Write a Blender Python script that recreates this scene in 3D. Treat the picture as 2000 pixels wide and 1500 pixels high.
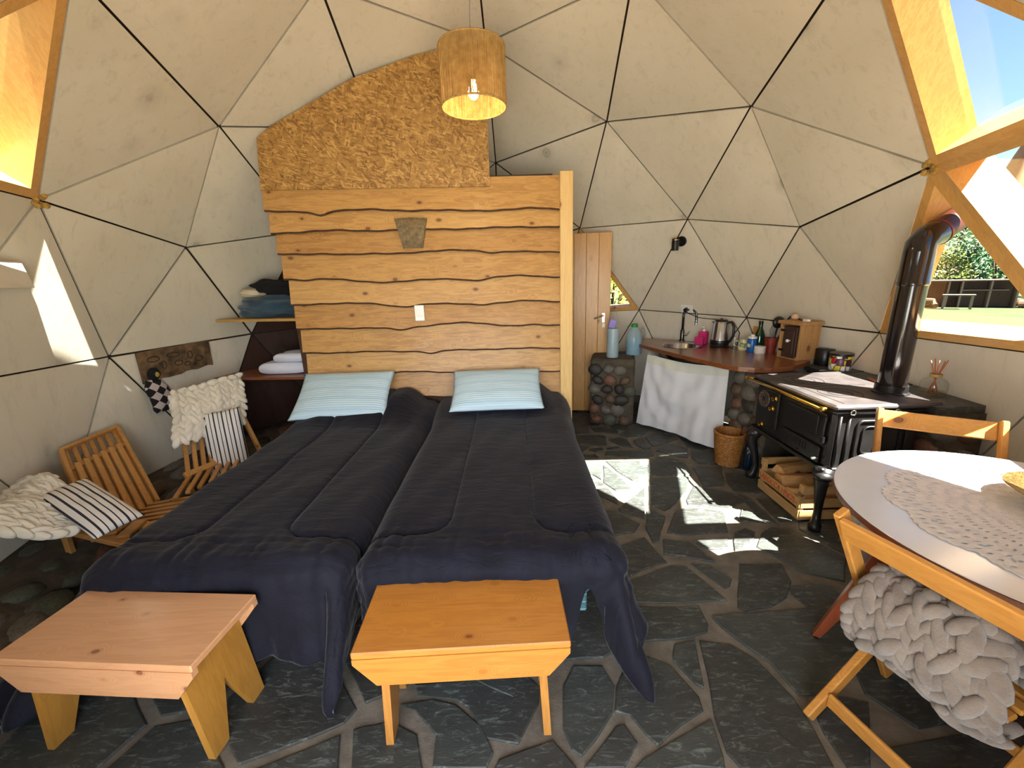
import bpy, bmesh, math, random
from mathutils import Vector, Matrix, noise
for o in list(bpy.data.objects): bpy.data.objects.remove(o)
scene=bpy.context.scene
COL=scene.collection
R=math.radians
CAMLOC=[0.14672, -2.57417, 1.53273]
CAMROT=[[0.99948, -0.001329, -0.032204], [-0.0315, -0.25185, -0.967253], [-0.006825, 0.967765, -0.251761]]
FPX=795.664

# ---------------- camera ----------------
cam_d=bpy.data.cameras.new('camera'); cam=bpy.data.objects.new('camera',cam_d); COL.objects.link(cam)
cam_d.sensor_width=36.0; cam_d.lens=FPX*36.0/2000.0; cam_d.clip_start=0.02; cam_d.clip_end=400
m=Matrix(CAMROT).transposed()          # columns: right, down, forward
rt,dn,fw=m.col[0],m.col[1],m.col[2]
mw=Matrix((( rt[0],-dn[0],-fw[0],CAMLOC[0]),(rt[1],-dn[1],-fw[1],CAMLOC[1]),(rt[2],-dn[2],-fw[2],CAMLOC[2]),(0,0,0,1)))
cam.matrix_world=mw
scene.camera=cam
# ---------------- sky, sun, exposure ----------------
SUN_AZ,SUN_EL=R(-40.5),R(56.0)
w=bpy.data.worlds.new('sky'); scene.world=w; w.use_nodes=True
nt=w.node_tree; nt.nodes.clear()
wo=nt.nodes.new('ShaderNodeOutputWorld'); bg=nt.nodes.new('ShaderNodeBackground'); sk=nt.nodes.new('ShaderNodeTexSky')
sk.sky_type='NISHITA'; sk.sun_disc=False; sk.sun_elevation=SUN_EL; sk.sun_rotation=math.pi/2-SUN_AZ
sk.altitude=600; sk.air_density=1.0; sk.dust_density=0.6; sk.ozone_density=3.0
nt.links.new(sk.outputs[0],bg.inputs[0]); nt.links.new(bg.outputs[0],wo.inputs[0])
bg.inputs[1].default_value=0.21
sd=bpy.data.lights.new('sun','SUN'); so=bpy.data.objects.new('sun',sd); COL.objects.link(so)
sd.energy=48.0; sd.angle=R(0.53); sd.color=(1.0,0.95,0.86)
so.rotation_euler=Vector((math.cos(SUN_AZ)*math.cos(SUN_EL),math.sin(SUN_AZ)*math.cos(SUN_EL),math.sin(SUN_EL))).to_track_quat('Z','Y').to_euler()
so.location=(6,-6,12)
# added fill lamp outside the doorway, stands in for skylight and deck bounce
ad_=bpy.data.lights.new('doorway_fill','AREA');ao=bpy.data.objects.new('doorway_fill',ad_);COL.objects.link(ao)
ad_.shape='RECTANGLE';ad_.size=3.0;ad_.size_y=2.0;ad_.energy=135;ad_.color=(.97,.98,1.0)
ao.location=(0,-4.3,1.45);ao.rotation_euler=Vector((0,-1,-.05)).to_track_quat('Z','Y').to_euler()
vs=scene.view_settings; vs.view_transform='Standard'; vs.look='None'; vs.gamma=1.0; vs.use_curve_mapping=False
vs.exposure=0.55

# ---------------- helpers ----------------
class MB:
    def __init__(s): s.bm=bmesh.new(); s.mi=0
    def _f(s,vs):
        try:
            f=s.bm.faces.new(vs); f.material_index=s.mi; return f
        except ValueError: return None
    def raw(s,verts,faces):
        v=[s.bm.verts.new(p) for p in verts]
        for f in faces: s._f([v[i] for i in f])
        return v
    def box(s,c,size,rot=None,bev=0):
        M=Matrix.Translation(Vector(c))@(rot.to_4x4() if rot else Matrix())
        hx,hy,hz=[q/2 for q in size]
        if bev<=0:
            P=[M@Vector((x*hx,y*hy,z*hz)) for z in(-1,1) for y in(-1,1) for x in(-1,1)]
            s.raw(P,[(0,2,3,1),(4,5,7,6),(0,1,5,4),(2,6,7,3),(0,4,6,2),(1,3,7,5)])
        else:
            b=min(bev,hx*.9,hy*.9,hz*.9); V=[];idx={}
            for z in(-1,1):
                for y in(-1,1):
                    for x in(-1,1):
                        for k in range(3):
                            d=[hx-b,hy-b,hz-b]; d[k]=[hx,hy,hz][k]
                            idx[(x,y,z,k)]=len(V); V.append(M@Vector((x*d[0],y*d[1],z*d[2])))
            F=[]
            for k in range(3):
                a,c2=[i for i in range(3) if i!=k]
                for sg in(-1,1):
                    q=[]
                    for u,v in((-1,-1),(1,-1),(1,1),(-1,1)):
                        t=[0,0,0];t[k]=sg;t[a]=u;t[c2]=v;q.append(idx[(t[0],t[1],t[2],k)])
                    F.append(q)
            for k in range(3):       # edges along axis k
                a,c2=[i for i in range(3) if i!=k]
                for u in(-1,1):
                    for v in(-1,1):
                        t0=[0,0,0];t1=[0,0,0];t0[k]=-1;t1[k]=1
                        for t in(t0,t1): t[a]=u;t[c2]=v
                        F.append([idx[(*t0,a)],idx[(*t1,a)],idx[(*t1,c2)],idx[(*t0,c2)]])
            for x in(-1,1):
                for y in(-1,1):
                    for z in(-1,1): F.append([idx[(x,y,z,k)] for k in range(3)])
            s.raw(V,F)
        return s
    def bar(s,a,b,wd,th,up=(0,0,1),bev=0.0):
        a=Vector(a);b=Vector(b);d=b-a;L=d.length;d.normalize();u=Vector(up)
        y=u.cross(d)
        if y.length<1e-4: y=Vector((0,1,0)).cross(d)
        y.normalize();z=d.cross(y)
        s.box((a+b)/2,(L,wd,th),Matrix((d,y,z)).transposed(),bev);return s
    def prism(s,poly,z0,z1,M=None,top_inset=0):
        n=len(poly);M=M or Matrix();c=[sum(p[k] for p in poly)/n for k in(0,1)]
        lo=[M@Vector((p[0],p[1],z0)) for p in poly]
        hi=[]
        for p in poly:
            d=Vector((p[0]-c[0],p[1]-c[1]));l=max(d.length,1e-6);q=d*(1-top_inset/l)
            hi.append(M@Vector((c[0]+q.x,c[1]+q.y,z1)))
        s.raw(lo+hi,[tuple(range(n))[::-1],tuple(range(n,2*n))]+[(i,(i+1)%n,n+(i+1)%n,n+i) for i in range(n)])
        return s
    def tube(s,path,r,n=10,cap=True,closed=False):
        P=[Vector(p) for p in path];rr=r if hasattr(r,'__len__') else [r]*len(P)
        rings=[];prev=None
        for i,p in enumerate(P):
            if closed: t=P[(i+1)%len(P)]-P[i-1]
            else: t=P[min(i+1,len(P)-1)]-P[max(i-1,0)]
            t.normalize()
            if prev is None:
                u=Vector((0,0,1)) if abs(t.z)<.9 else Vector((1,0,0))
                x=u.cross(t).normalized()
            else:
                x=(prev-t*prev.dot(t)).normalized()
            prev=x;y=t.cross(x)
            rings.append([s.bm.verts.new(p+(x*math.cos(a)+y*math.sin(a))*rr[i]) for a in [2*math.pi*k/n for k in range(n)]])
        m=len(rings)
        for i in range(m if closed else m-1):
            A=rings[i];B=rings[(i+1)%m]
            for k in range(n): s._f([A[k],A[(k+1)%n],B[(k+1)%n],B[k]])
        if cap and not closed: s._f(rings[0][::-1]);s._f(rings[-1])
        return s
    def lathe(s,prof,c=(0,0,0),n=28,M=None,sx=1,sy=1):
        M=M or Matrix.Translation(Vector(c));rings=[]
        for r,z in prof:
            if r<1e-5: rings.append([s.bm.verts.new(M@Vector((0,0,z)))])
            else: rings.append([s.bm.verts.new(M@Vector((r*sx*math.cos(2*math.pi*k/n),r*sy*math.sin(2*math.pi*k/n),z))) for k in range(n)])
        for A,B in zip(rings,rings[1:]):
            if len(A)==1 and len(B)==1: continue
            for k in range(n):
                if len(A)==1: s._f([A[0],B[(k+1)%n],B[k]])
                elif len(B)==1: s._f([A[k],A[(k+1)%n],B[0]])
                else: s._f([A[k],A[(k+1)%n],B[(k+1)%n],B[k]])
        return s
    def ell(s,c,rad,rot=None,nu=10,nv=6):
        M=Matrix.Translation(Vector(c))@(rot.to_4x4() if rot else Matrix())@Matrix.Diagonal((*rad,1))
        return s.lathe([(math.sin(math.pi*i/nv),-math.cos(math.pi*i/nv)) for i in range(nv+1)],n=nu,M=M)
    def grid(s,fn,nu,nv,thick=0,closed=False):
        V=[[s.bm.verts.new(fn(i/(nu-(0 if closed else 1)),j/(nv-1))) for j in range(nv)] for i in range(nu)]
        for i in range(nu if closed else nu-1):
            for j in range(nv-1): s._f([V[i][j],V[(i+1)%nu][j],V[(i+1)%nu][j+1],V[i][j+1]])
        return s
    def mesh(s,name):
        me=bpy.data.meshes.new(name);bmesh.ops.recalc_face_normals(s.bm,faces=s.bm.faces[:]);s.bm.to_mesh(me);s.bm.free();return me
WORLDLOC={}
def obj(name,mb,mat,parent=None,smooth=False,label=None,kind=None,raw=False,ang=None):
    me=mb.mesh(name) if isinstance(mb,MB) else mb
    if isinstance(mb,MB):
        for m_ in (mat if isinstance(mat,(list,tuple)) else [mat]): me.materials.append(m_)
    o=bpy.data.objects.new(name,me);COL.objects.link(o)
    if smooth:
        me.shade_smooth()
        if ang: me.set_sharp_from_angle(angle=R(ang))
    if parent is not None:
        L=WORLDLOC[parent.name]
        if not raw: me.transform(Matrix.Translation(-L))
        o.parent=parent;WORLDLOC[o.name]=L
    else: WORLDLOC[o.name]=Vector((0,0,0))
    if label:o['label']=label
    if kind:o['kind']=kind
    return o
def tag(o,label=None,cat=None,group=None,kind=None):
    if label:o['label']=label
    if cat:o['category']=cat
    if group:o['group']=group
    if kind:o['kind']=kind
    return o
def thing(name,loc,label,cat,group=None,kind=None):
    o=bpy.data.objects.new(name,None);o.empty_display_size=.05;o.location=loc;COL.objects.link(o);WORLDLOC[o.name]=Vector(loc)
    return tag(o,label,cat,group,kind)
def recenter(o):
    """move a top-level mesh's origin to its base"""
    me=o.data;xs=[v.co for v in me.vertices];n=len(xs)
    c=Vector((sum(v.x for v in xs)/n,sum(v.y for v in xs)/n,min(v.z for v in xs)))
    me.transform(Matrix.Translation(-c));o.location=c;WORLDLOC[o.name]=c;return o
def solo(name,mb,mat,label,cat,group=None,smooth=False,ang=None,kind=None):
    o=obj(name,mb,mat,smooth=smooth,ang=ang);recenter(o);return tag(o,label,cat,group,kind)

# ---------------- materials ----------------
def hexc(h):
    h=h.lstrip('#');c=[int(h[i:i+2],16)/255 for i in(0,2,4)];return tuple([x/12.92 if x<=.04045 else ((x+.055)/1.055)**2.4 for x in c]+[1])
def newmat(name):
    m=bpy.data.materials.new(name);m.use_nodes=True;nt=m.node_tree;b=nt.nodes['Principled BSDF'];return m,nt,b
def N(nt,t,**k):
    n=nt.nodes.new(t)
    for a,v in k.items(): setattr(n,a,v)
    return n
def coords(nt,scale=(1,1,1),rnd=True,rot=(0,0,0)):
    tc=N(nt,'ShaderNodeTexCoord');mp=N(nt,'ShaderNodeMapping');mp.inputs['Scale'].default_value=scale;mp.inputs['Rotation'].default_value=rot
    if rnd:
        oi=N(nt,'ShaderNodeObjectInfo');va=N(nt,'ShaderNodeVectorMath',operation='SCALE');cb=N(nt,'ShaderNodeCombineXYZ')
        nt.links.new(oi.outputs['Random'],cb.inputs[0]);nt.links.new(oi.outputs['Random'],cb.inputs[1]);nt.links.new(oi.outputs['Random'],cb.inputs[2])
        nt.links.new(cb.outputs[0],va.inputs[0]);va.inputs['Scale'].default_value=37.0
        ad=N(nt,'ShaderNodeVectorMath',operation='ADD');nt.links.new(tc.outputs['Object'],ad.inputs[0]);nt.links.new(va.outputs[0],ad.inputs[1])
        nt.links.new(ad.outputs[0],mp.inputs[0])
    else: nt.links.new(tc.outputs['Object'],mp.inputs[0])
    return mp.outputs[0]
def noi(nt,vec,scale,detail=4,rough=.5,dist=0):
    n=N(nt,'ShaderNodeTexNoise');n.inputs['Scale'].default_value=scale;n.inputs['Detail'].default_value=detail;n.inputs['Roughness'].default_value=rough;n.inputs['Distortion'].default_value=dist
    nt.links.new(vec,n.inputs['Vector']);return n.outputs['Fac']
def ramp(nt,fac,stops):
    r=N(nt,'ShaderNodeValToRGB');e=r.color_ramp.elements
    while len(e)<len(stops): e.new(.5)
    for i,(p,c) in enumerate(stops):
        e[i].position=p;e[i].color=c if len(c)==4 else (*c,1)
    nt.links.new(fac,r.inputs[0]);return r.outputs[0]
def mix(nt,fac,a,b,bt='MIX'):
    n=N(nt,'ShaderNodeMix',data_type='RGBA',blend_type=bt)
    for sck,v in((n.inputs[0],fac),(n.inputs[6],a),(n.inputs[7],b)):
        if isinstance(v,(int,float)): sck.default_value=v
        elif isinstance(v,tuple): sck.default_value=v if len(v)==4 else (*v,1)
        else: nt.links.new(v,sck)
    return n.outputs[2]
def math_(nt,op,a,b=None,c=None,clamp=False):
    n=N(nt,'ShaderNodeMath',operation=op,use_clamp=clamp)
    for i,v in enumerate((a,b,c)):
        if v is None: continue
        if isinstance(v,(int,float)): n.inputs[i].default_value=v
        else: nt.links.new(v,n.inputs[i])
    return n.outputs[0]
def bump(nt,b,h,strength=.3,dist=.01):
    n=N(nt,'ShaderNodeBump');n.inputs['Strength'].default_value=strength;n.inputs['Distance'].default_value=dist
    nt.links.new(h,n.inputs['Height']);nt.links.new(n.outputs[0],b.inputs['Normal'])
MC={}
def plain(name,col,rough=.5,metal=0,var=.12,ns=8,bmp=0,bs=60,spec=None,sheen=0,coat=0,rnd=True):
    if name in MC:return MC[name]
    m,nt,b=newmat(name);c=hexc(col) if isinstance(col,str) else col
    v=coords(nt,rnd=rnd);f=noi(nt,v,ns,5,.6)
    d=tuple(x*(1-var*1.6) for x in c[:3])+(1,);l=tuple(min(1,x*(1+var)) for x in c[:3])+(1,)
    nt.links.new(ramp(nt,f,[(.3,d),(.7,l)]),b.inputs['Base Color'])
    b.inputs['Roughness'].default_value=rough;b.inputs['Metallic'].default_value=metal
    if spec is not None:b.inputs['Specular IOR Level'].default_value=spec
    if sheen:b.inputs['Sheen Weight'].default_value=sheen
    if coat:b.inputs['Coat Weight'].default_value=coat;b.inputs['Coat Roughness'].default_value=.1
    if bmp: bump(nt,b,noi(nt,v,bs,6,.65),bmp,.004)
    MC[name]=m;return m
def wood(name,light,dark,axis='X',rough=.45,knot='#5a2c12',kd=.6,coat=0,gs=1.0,streak=None,rnd=True,rot=(0,0,0),ks=2.6):
    key=name+axis
    if key in MC:return MC[key]
    m,nt,b=newmat(key);L=hexc(light);D=hexc(dark)
    ax='XYZ'.index(axis)
    def sc(al,ac): q=[ac]*3;q[ax]=al;return tuple(q)
    vk=coords(nt,sc(1.5,2.5),rnd,rot)
    vo=N(nt,'ShaderNodeTexVoronoi');vo.inputs['Scale'].default_value=ks;nt.links.new(vk,vo.inputs['Vector'])
    sep=N(nt,'ShaderNodeSeparateColor');nt.links.new(vo.outputs['Color'],sep.inputs[0])
    has=math_(nt,'GREATER_THAN',sep.outputs[0],1-kd*.55)
    near=math_(nt,'MULTIPLY',has,math_(nt,'SUBTRACT',1.0,math_(nt,'MULTIPLY',vo.outputs['Distance'],2.6),clamp=True))
    vg=coords(nt,sc(.9*gs,11*gs),rnd,rot)
    gn=noi(nt,vg,2.2,7,.6,.4)
    warp=math_(nt,'ADD',gn,math_(nt,'MULTIPLY',near,.9))
    rings=math_(nt,'MULTIPLY',math_(nt,'ADD',math_(nt,'SINE',math_(nt,'MULTIPLY',warp,34.0)),1),.5)
    fine=noi(nt,coords(nt,sc(3*gs,130*gs),rnd,rot),3,3,.6)
    f=math_(nt,'ADD',math_(nt,'MULTIPLY',rings,.30),math_(nt,'MULTIPLY',math_(nt,'ADD',math_(nt,'MULTIPLY',fine,.35),math_(nt,'MULTIPLY',gn,.5)),1.05))
    c=mix(nt,math_(nt,'MULTIPLY',f,1.0,clamp=True),L,D)
    big=noi(nt,coords(nt,sc(.8,2.2),rnd,rot),1.6,3,.5)
    c=mix(nt,ramp(nt,big,[(.35,(0,0,0,1)),(.7,(.32,.32,.32,1))]),c,tuple(x*.8+.03 for x in L[:3])+(1,))
    if streak:
        s_=noi(nt,coords(nt,sc(.7,9),rnd,rot),2.0,6,.7,.3)
        c=mix(nt,ramp(nt,s_,[(.60,(0,0,0,1)),(.72,(.75,.75,.75,1))]),c,hexc(streak))
    core=ramp(nt,vo.outputs['Distance'],[(.0,(.9,.9,.9,1)),(.06,(.75,.75,.75,1)),(.085,(.95,.95,.95,1)),(.10,(.35,.35,.35,1)),(.2,(0,0,0,1))])
    c=mix(nt,math_(nt,'MULTIPLY',has,core),c,hexc(knot))
    nt.links.new(c,b.inputs['Base Color']);b.inputs['Roughness'].default_value=rough
    if coat:b.inputs['Coat Weight'].default_value=coat;b.inputs['Coat Roughness'].default_value=.18
    bump(nt,b,f,.12,.002)
    MC[key]=m;return m
def glassmat(name,tint=(1,1,1,1),refl=.08,rough=0.0):
    if name in MC:return MC[name]
    m=bpy.data.materials.new(name);m.use_nodes=True;nt=m.node_tree;nt.nodes.clear()
    o=N(nt,'ShaderNodeOutputMaterial');mx=N(nt,'ShaderNodeMixShader');t=N(nt,'ShaderNodeBsdfTransparent');g=N(nt,'ShaderNodeBsdfGlossy')
    t.inputs[0].default_value=tint;g.inputs['Roughness'].default_value=rough
    fr=N(nt,'ShaderNodeLayerWeight');fr.inputs[0].default_value=.5
    nt.links.new(math_(nt,'ADD',math_(nt,'MULTIPLY',math_(nt,'POWER',fr.outputs['Facing'],4.0),.45),refl*.5,clamp=True),mx.inputs[0]);nt.links.new(t.outputs[0],mx.inputs[1]);nt.links.new(g.outputs[0],mx.inputs[2]);nt.links.new(mx.outputs[0],o.inputs[0])
    MC[name]=m;return m
def emis(name,col,s):
    m,nt,b=newmat(name);b.inputs['Base Color'].default_value=col;b.inputs['Emission Color'].default_value=col;b.inputs['Emission Strength'].default_value=s;return m

# whitewashed plywood panel
def panelmat():
    m,nt,b=newmat('whitewashed_plywood');v=coords(nt,(1,1,1),True)
    c=mix(nt,ramp(nt,noi(nt,v,1.2,5,.6,.5),[(.3,(0,0,0,1)),(.75,(1,1,1,1))]),hexc('#d0c9b6'),hexc('#e0d9ca'))
    v2=coords(nt,(5,5,1.3),True,(.3,.2,.5))
    c=mix(nt,ramp(nt,noi(nt,v2,3.5,9,.75,.6),[(.52,(0,0,0,1)),(.78,(.55,.55,.55,1))]),c,hexc('#a59f90'))
    vk=coords(nt,(1,1,.55),True,(.3,.2,.5));vo=N(nt,'ShaderNodeTexVoronoi');vo.inputs['Scale'].default_value=3.0;nt.links.new(vk,vo.inputs['Vector'])
    sep=N(nt,'ShaderNodeSeparateColor');nt.links.new(vo.outputs['Color'],sep.inputs[0]);has=math_(nt,'GREATER_THAN',sep.outputs[0],.55)
    nz=noi(nt,v,22,5,.7);dd=math_(nt,'ADD',vo.outputs['Distance'],math_(nt,'MULTIPLY',math_(nt,'SUBTRACT',nz,.5),.09))
    ring=ramp(nt,dd,[(.0,(.95,.95,.95,1)),(.035,(.7,.7,.7,1)),(.055,(.12,.12,.12,1)),(.085,(.6,.6,.6,1)),(.14,(.0,.0,.0,1))])
    c=mix(nt,math_(nt,'MULTIPLY',has,ring),c,hexc('#6f6a5d'))
    smr=ramp(nt,dd,[(.08,(.6,.6,.6,1)),(.3,(0,0,0,1))])
    c=mix(nt,math_(nt,'MULTIPLY',math_(nt,'MULTIPLY',has,smr),noi(nt,v2,9,4,.7)),c,hexc('#8a8476'))
    oi2=N(nt,'ShaderNodeObjectInfo');c=mix(nt,math_(nt,'MULTIPLY',oi2.outputs['Random'],.35),c,hexc('#c4bcaa'))
    nt.links.new(c,b.inputs['Base Color']);b.inputs['Roughness'].default_value=.62
    bump(nt,b,noi(nt,v2,30,5,.6),.08,.003);return m
M_panel=panelmat()
M_brown=wood('dark_plywood','#4a2a18','#24120a','Z',rough=.55,kd=.3)
M_seam=plain('dark_seam_timber','#3a2715',.7,0,.3)
M_frame=wood('frame_pine','#e2b268','#c08a45','Z',rough=.4,kd=.5,coat=.15)
M_frame2=wood('frame_pine_pale','#e6b56a','#c88b42','Z',rough=.45,kd=.25)
M_pane=glassmat('window_glass',(.97,.985,.98,1),.05)
M_pine=wood('honey_pine','#dfa95c','#b87e36','X',rough=.42,knot='#6b3512',kd=.85,coat=.25,streak='#a07848')
M_pineplain=wood('honey_pine_plain','#e3b066','#c28a42','X',rough=.42,kd=.7,coat=.2)
M_postp=wood('pale_pine','#e8c88a','#cfa45e','Z',rough=.5,kd=.7,knot='#7a4a20')
M_bark=plain('bark_edge','#4a2e18',.8,0,.35,30,.6,90)
def osbmat():
    m,nt,b=newmat('osb_board')
    cols=None;acc=None
    base=mix(nt,noi(nt,coords(nt,(1,1,1),False),14,5,.7),hexc('#8a6430'),hexc('#b98d4c'))
    for k,(rz,s1,s2) in enumerate(((0.4,13,60),(1.3,12,70),(2.2,14,55),(2.9,17,85))):
        v0=coords(nt,(1,1,1),False,(0,rz,0));mp2=N(nt,'ShaderNodeMapping');mp2.inputs['Scale'].default_value=(s1,s1,s2);nt.links.new(v0,mp2.inputs[0]);v=mp2.outputs[0];vo=N(nt,'ShaderNodeTexVoronoi');vo.inputs['Scale'].default_value=1.4;nt.links.new(v,vo.inputs['Vector'])
        sep=N(nt,'ShaderNodeSeparateColor');nt.links.new(vo.outputs['Color'],sep.inputs[0])
        msk=math_(nt,'GREATER_THAN',sep.outputs[0],.62)
        cc=ramp(nt,sep.outputs[1],[(0,hexc('#6a4519')),(.3,hexc('#8f672e')),(.75,hexc('#b48a48')),(1,hexc('#cfa763'))])
        base=mix(nt,math_(nt,'MULTIPLY',msk,.75),base,cc)
    nt.links.new(base,b.inputs['Base Color']);b.inputs['Roughness'].default_value=.6;return m
M_osb=osbmat()
# ---------------- geodesic dome geometry ----------------
DS,DZ=2.8,0.588
def build_dome():
    lat=math.atan(.5);I={'Y':Vector((0,0,1))};rz=R(18)
    for i in range(5):
        a=R(72*i)+rz;I['U%d'%i]=Vector((math.cos(lat)*math.cos(a),math.cos(lat)*math.sin(a),math.sin(lat)))
        a+=R(36);I['D%d'%i]=Vector((math.cos(lat)*math.cos(a),math.cos(lat)*math.sin(a),-math.sin(lat)))
    V={};T=[];F=[]
    for i in range(5):
        j=(i+1)%5;F+=[('Y','U%d'%i,'U%d'%j),('U%d'%i,'U%d'%j,'D%d'%i),('D%d'%i,'D%d'%j,'U%d'%j)]
    for f in F:
        def g(i,j):
            c=(3-i-j,i,j);k='+'.join('%s%d'%q for q in sorted((f[k],c[k]) for k in range(3) if c[k]))
            if k not in V:
                v=Vector((0,0,0))
                for m_ in range(3): v+=I[f[m_]]*c[m_]
                V[k]=v.normalized()*DS+Vector((0,0,DZ))
            return k
        for i in range(3):
            for j in range(3-i):
                T.append((g(i,j),g(i+1,j),g(i,j+1)))
                if i+j<2: T.append((g(i+1,j),g(i+1,j+1),g(i,j+1)))
    return V,T
DV,DT=build_dome()
DV['U01+Y2']=Vector((0.9106,0.3163,3.2168))
DV['U11+Y2']=Vector((0.0089,0.9715,3.2140))
DV['U01+U11+Y1']=Vector((1.0078,1.3821,2.8048))
DV['U12+Y1']=Vector((0.0255,1.8992,2.6452))
DV['U01+U12']=Vector((0.9216,2.2107,2.0384))
DV['U02+Y1']=Vector((1.8286,0.6106,2.6187))
DV['U02+U11']=Vector((1.8348,1.5576,2.0189))
DV['U03']=Vector((2.3819,0.7694,1.8429))
DV['D01+U02']=Vector((2.3900,1.3683,1.0937))
DV['D01+U01+U11']=Vector((1.6161,2.2218,1.1279))
DV['U22+Y1']=Vector((-1.8399,0.6022,2.6109))
DV['U23']=Vector((-2.3807,0.7685,1.8456))
DV['D11+U22']=Vector((-2.3865,1.3758,1.0899))
DV['D21+U22']=Vector((-2.7408,0.2917,1.0808))
DV['U22+U31']=Vector((-2.3961,-0.1909,2.0241))
DV['U02+U41']=Vector((2.3903,-0.1993,2.0326))
DV['D41+U02']=Vector((2.7406,0.3058,1.0733))

DT=[t for t in DT if min(DV[k].z for k in t)>0.0]
CTR=Vector((0,0,DZ))
WIN=[{'U23','x'}]
def tri(*k): return frozenset(k)
WINDOWS={tri('U01+U41+Y1','U01+U42','U02+U41'):('window_1','bright sky'),tri('U01+U42','U02+U41','D41+U01+U41'):('window_2',''),
 tri('U02+U41','D41+U02','D41+U01+U41'):('window_3',''),tri('U01+U42','D41+U01+U41','D41+U42'):('window_4',''),
 tri('U21+U31+Y1','U22+U31','U21+U32'):('window_5','')}
key=lambda s:[k for k in DV if (DV[k]-Vector(s)).length<.15][0]
BW=tri(key((.922,2.211,2.038)),key((1.616,2.222,1.128)),key((.565,2.7,1.069)))
WINDOWS[BW]=('window_6','')
fr=key((0,-2.75,1.113))
DOORWAY=[t for t in DT if fr in t]
LABW={'window_1':'large triangular skylight pane framed in honey pine, showing blue sky above the table corner','window_2':'triangular window between the pine hub beams beside the stove pipe, showing hill and sky','window_3':'triangular window the black stove pipe passes through, showing lawn and shrubs','window_4':'triangular window beside the white table, behind the right edge of the view','window_5':'tall triangular window with deep yellow pine reveal at the left edge','window_6':'small triangular window behind the plank door, showing stacked logs outside'}
def inset(P,w):
    """inset triangle P by w along its plane"""
    a,b,c=[(P[1]-P[2]).length,(P[2]-P[0]).length,(P[0]-P[1]).length];s=(a+b+c)/2
    ar=math.sqrt(s*(s-a)*(s-b)*(s-c));r=ar/s;I=(P[0]*a+P[1]*b+P[2]*c)/(a+b+c);k=1-w/r
    return [I+(p-I)*k for p in P]
rnd=random.Random(5)
walls={}
def wall_of(c):
    if c.z>2.25:return 'ceiling'
    az=math.degrees(math.atan2(c.y,c.x))
    if -60<az<50:return 'wall_right'
    if 50<=az<130:return 'wall_back'
    if az>=130 or az<-120:return 'wall_left'
    return 'wall_front'
WL={'ceiling':'upper whitewashed triangular plywood panels of the dome','wall_right':'whitewashed triangular dome panels above the kitchen counter and stove','wall_back':'dome panels behind the timber bedhead wall','wall_left':'whitewashed triangular dome panels beside the left bed','wall_front':'front part of the dome around the doorway'}
BROWNV=tri  # bare brown panels low at the left, behind the corner shelves
kE=key((-2.386,1.376,1.09));kB1=key((-2.616,.85,.063));kB2=key((-2.044,1.852,.107));kF2=key((-1.617,2.225,1.113));kF=key((-1.828,1.555,2.03))
BROWN=[tri(kE,kB1,kB2),tri(kE,kB2,kF2),tri(kE,kF2,kF),tri(kB2,kF2,key((-1.13,2.516,.107)))]
shellfaces={}
for t in DT:
    ft=frozenset(t);P=[DV[k].copy() for k in t];c=(P[0]+P[1]+P[2])/3;n=(P[1]-P[0]).cross(P[2]-P[0]).normalized()
    if n.dot(c-CTR)<0:n=-n
    if t in DOORWAY: continue
    if ft in WINDOWS: continue
    shellfaces.setdefault(wall_of(c),[]).append((t,P,n))
for wn,L in shellfaces.items():
    mb=MB()
    for t,P,n in L:
        Q=[CTR+(p-CTR)*1.012 for p in P];Q2=[CTR+(p-CTR)*1.028 for p in P]
        mb.raw(Q+Q2,[(0,1,2),(5,4,3),(0,3,4,1),(1,4,5,2),(2,5,3,0)])
    wo_=tag(obj(wn,mb,M_seam),WL[wn],None,None,'structure');walls[wn]=wo_
    for t,P,n in L:
        w_=rnd.uniform(.0035,.0085);Q=inset(P,w_);brown=frozenset(t) in BROWN
        mb=MB();mb.raw(Q+[q+n*.014 for q in Q],[(0,1,2),(5,4,3),(0,3,4,1),(1,4,5,2),(2,5,3,0)])
        obj('panel',mb,M_brown if brown else M_panel,wo_,label='bare dark brown plywood panel' if brown else None)
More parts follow.
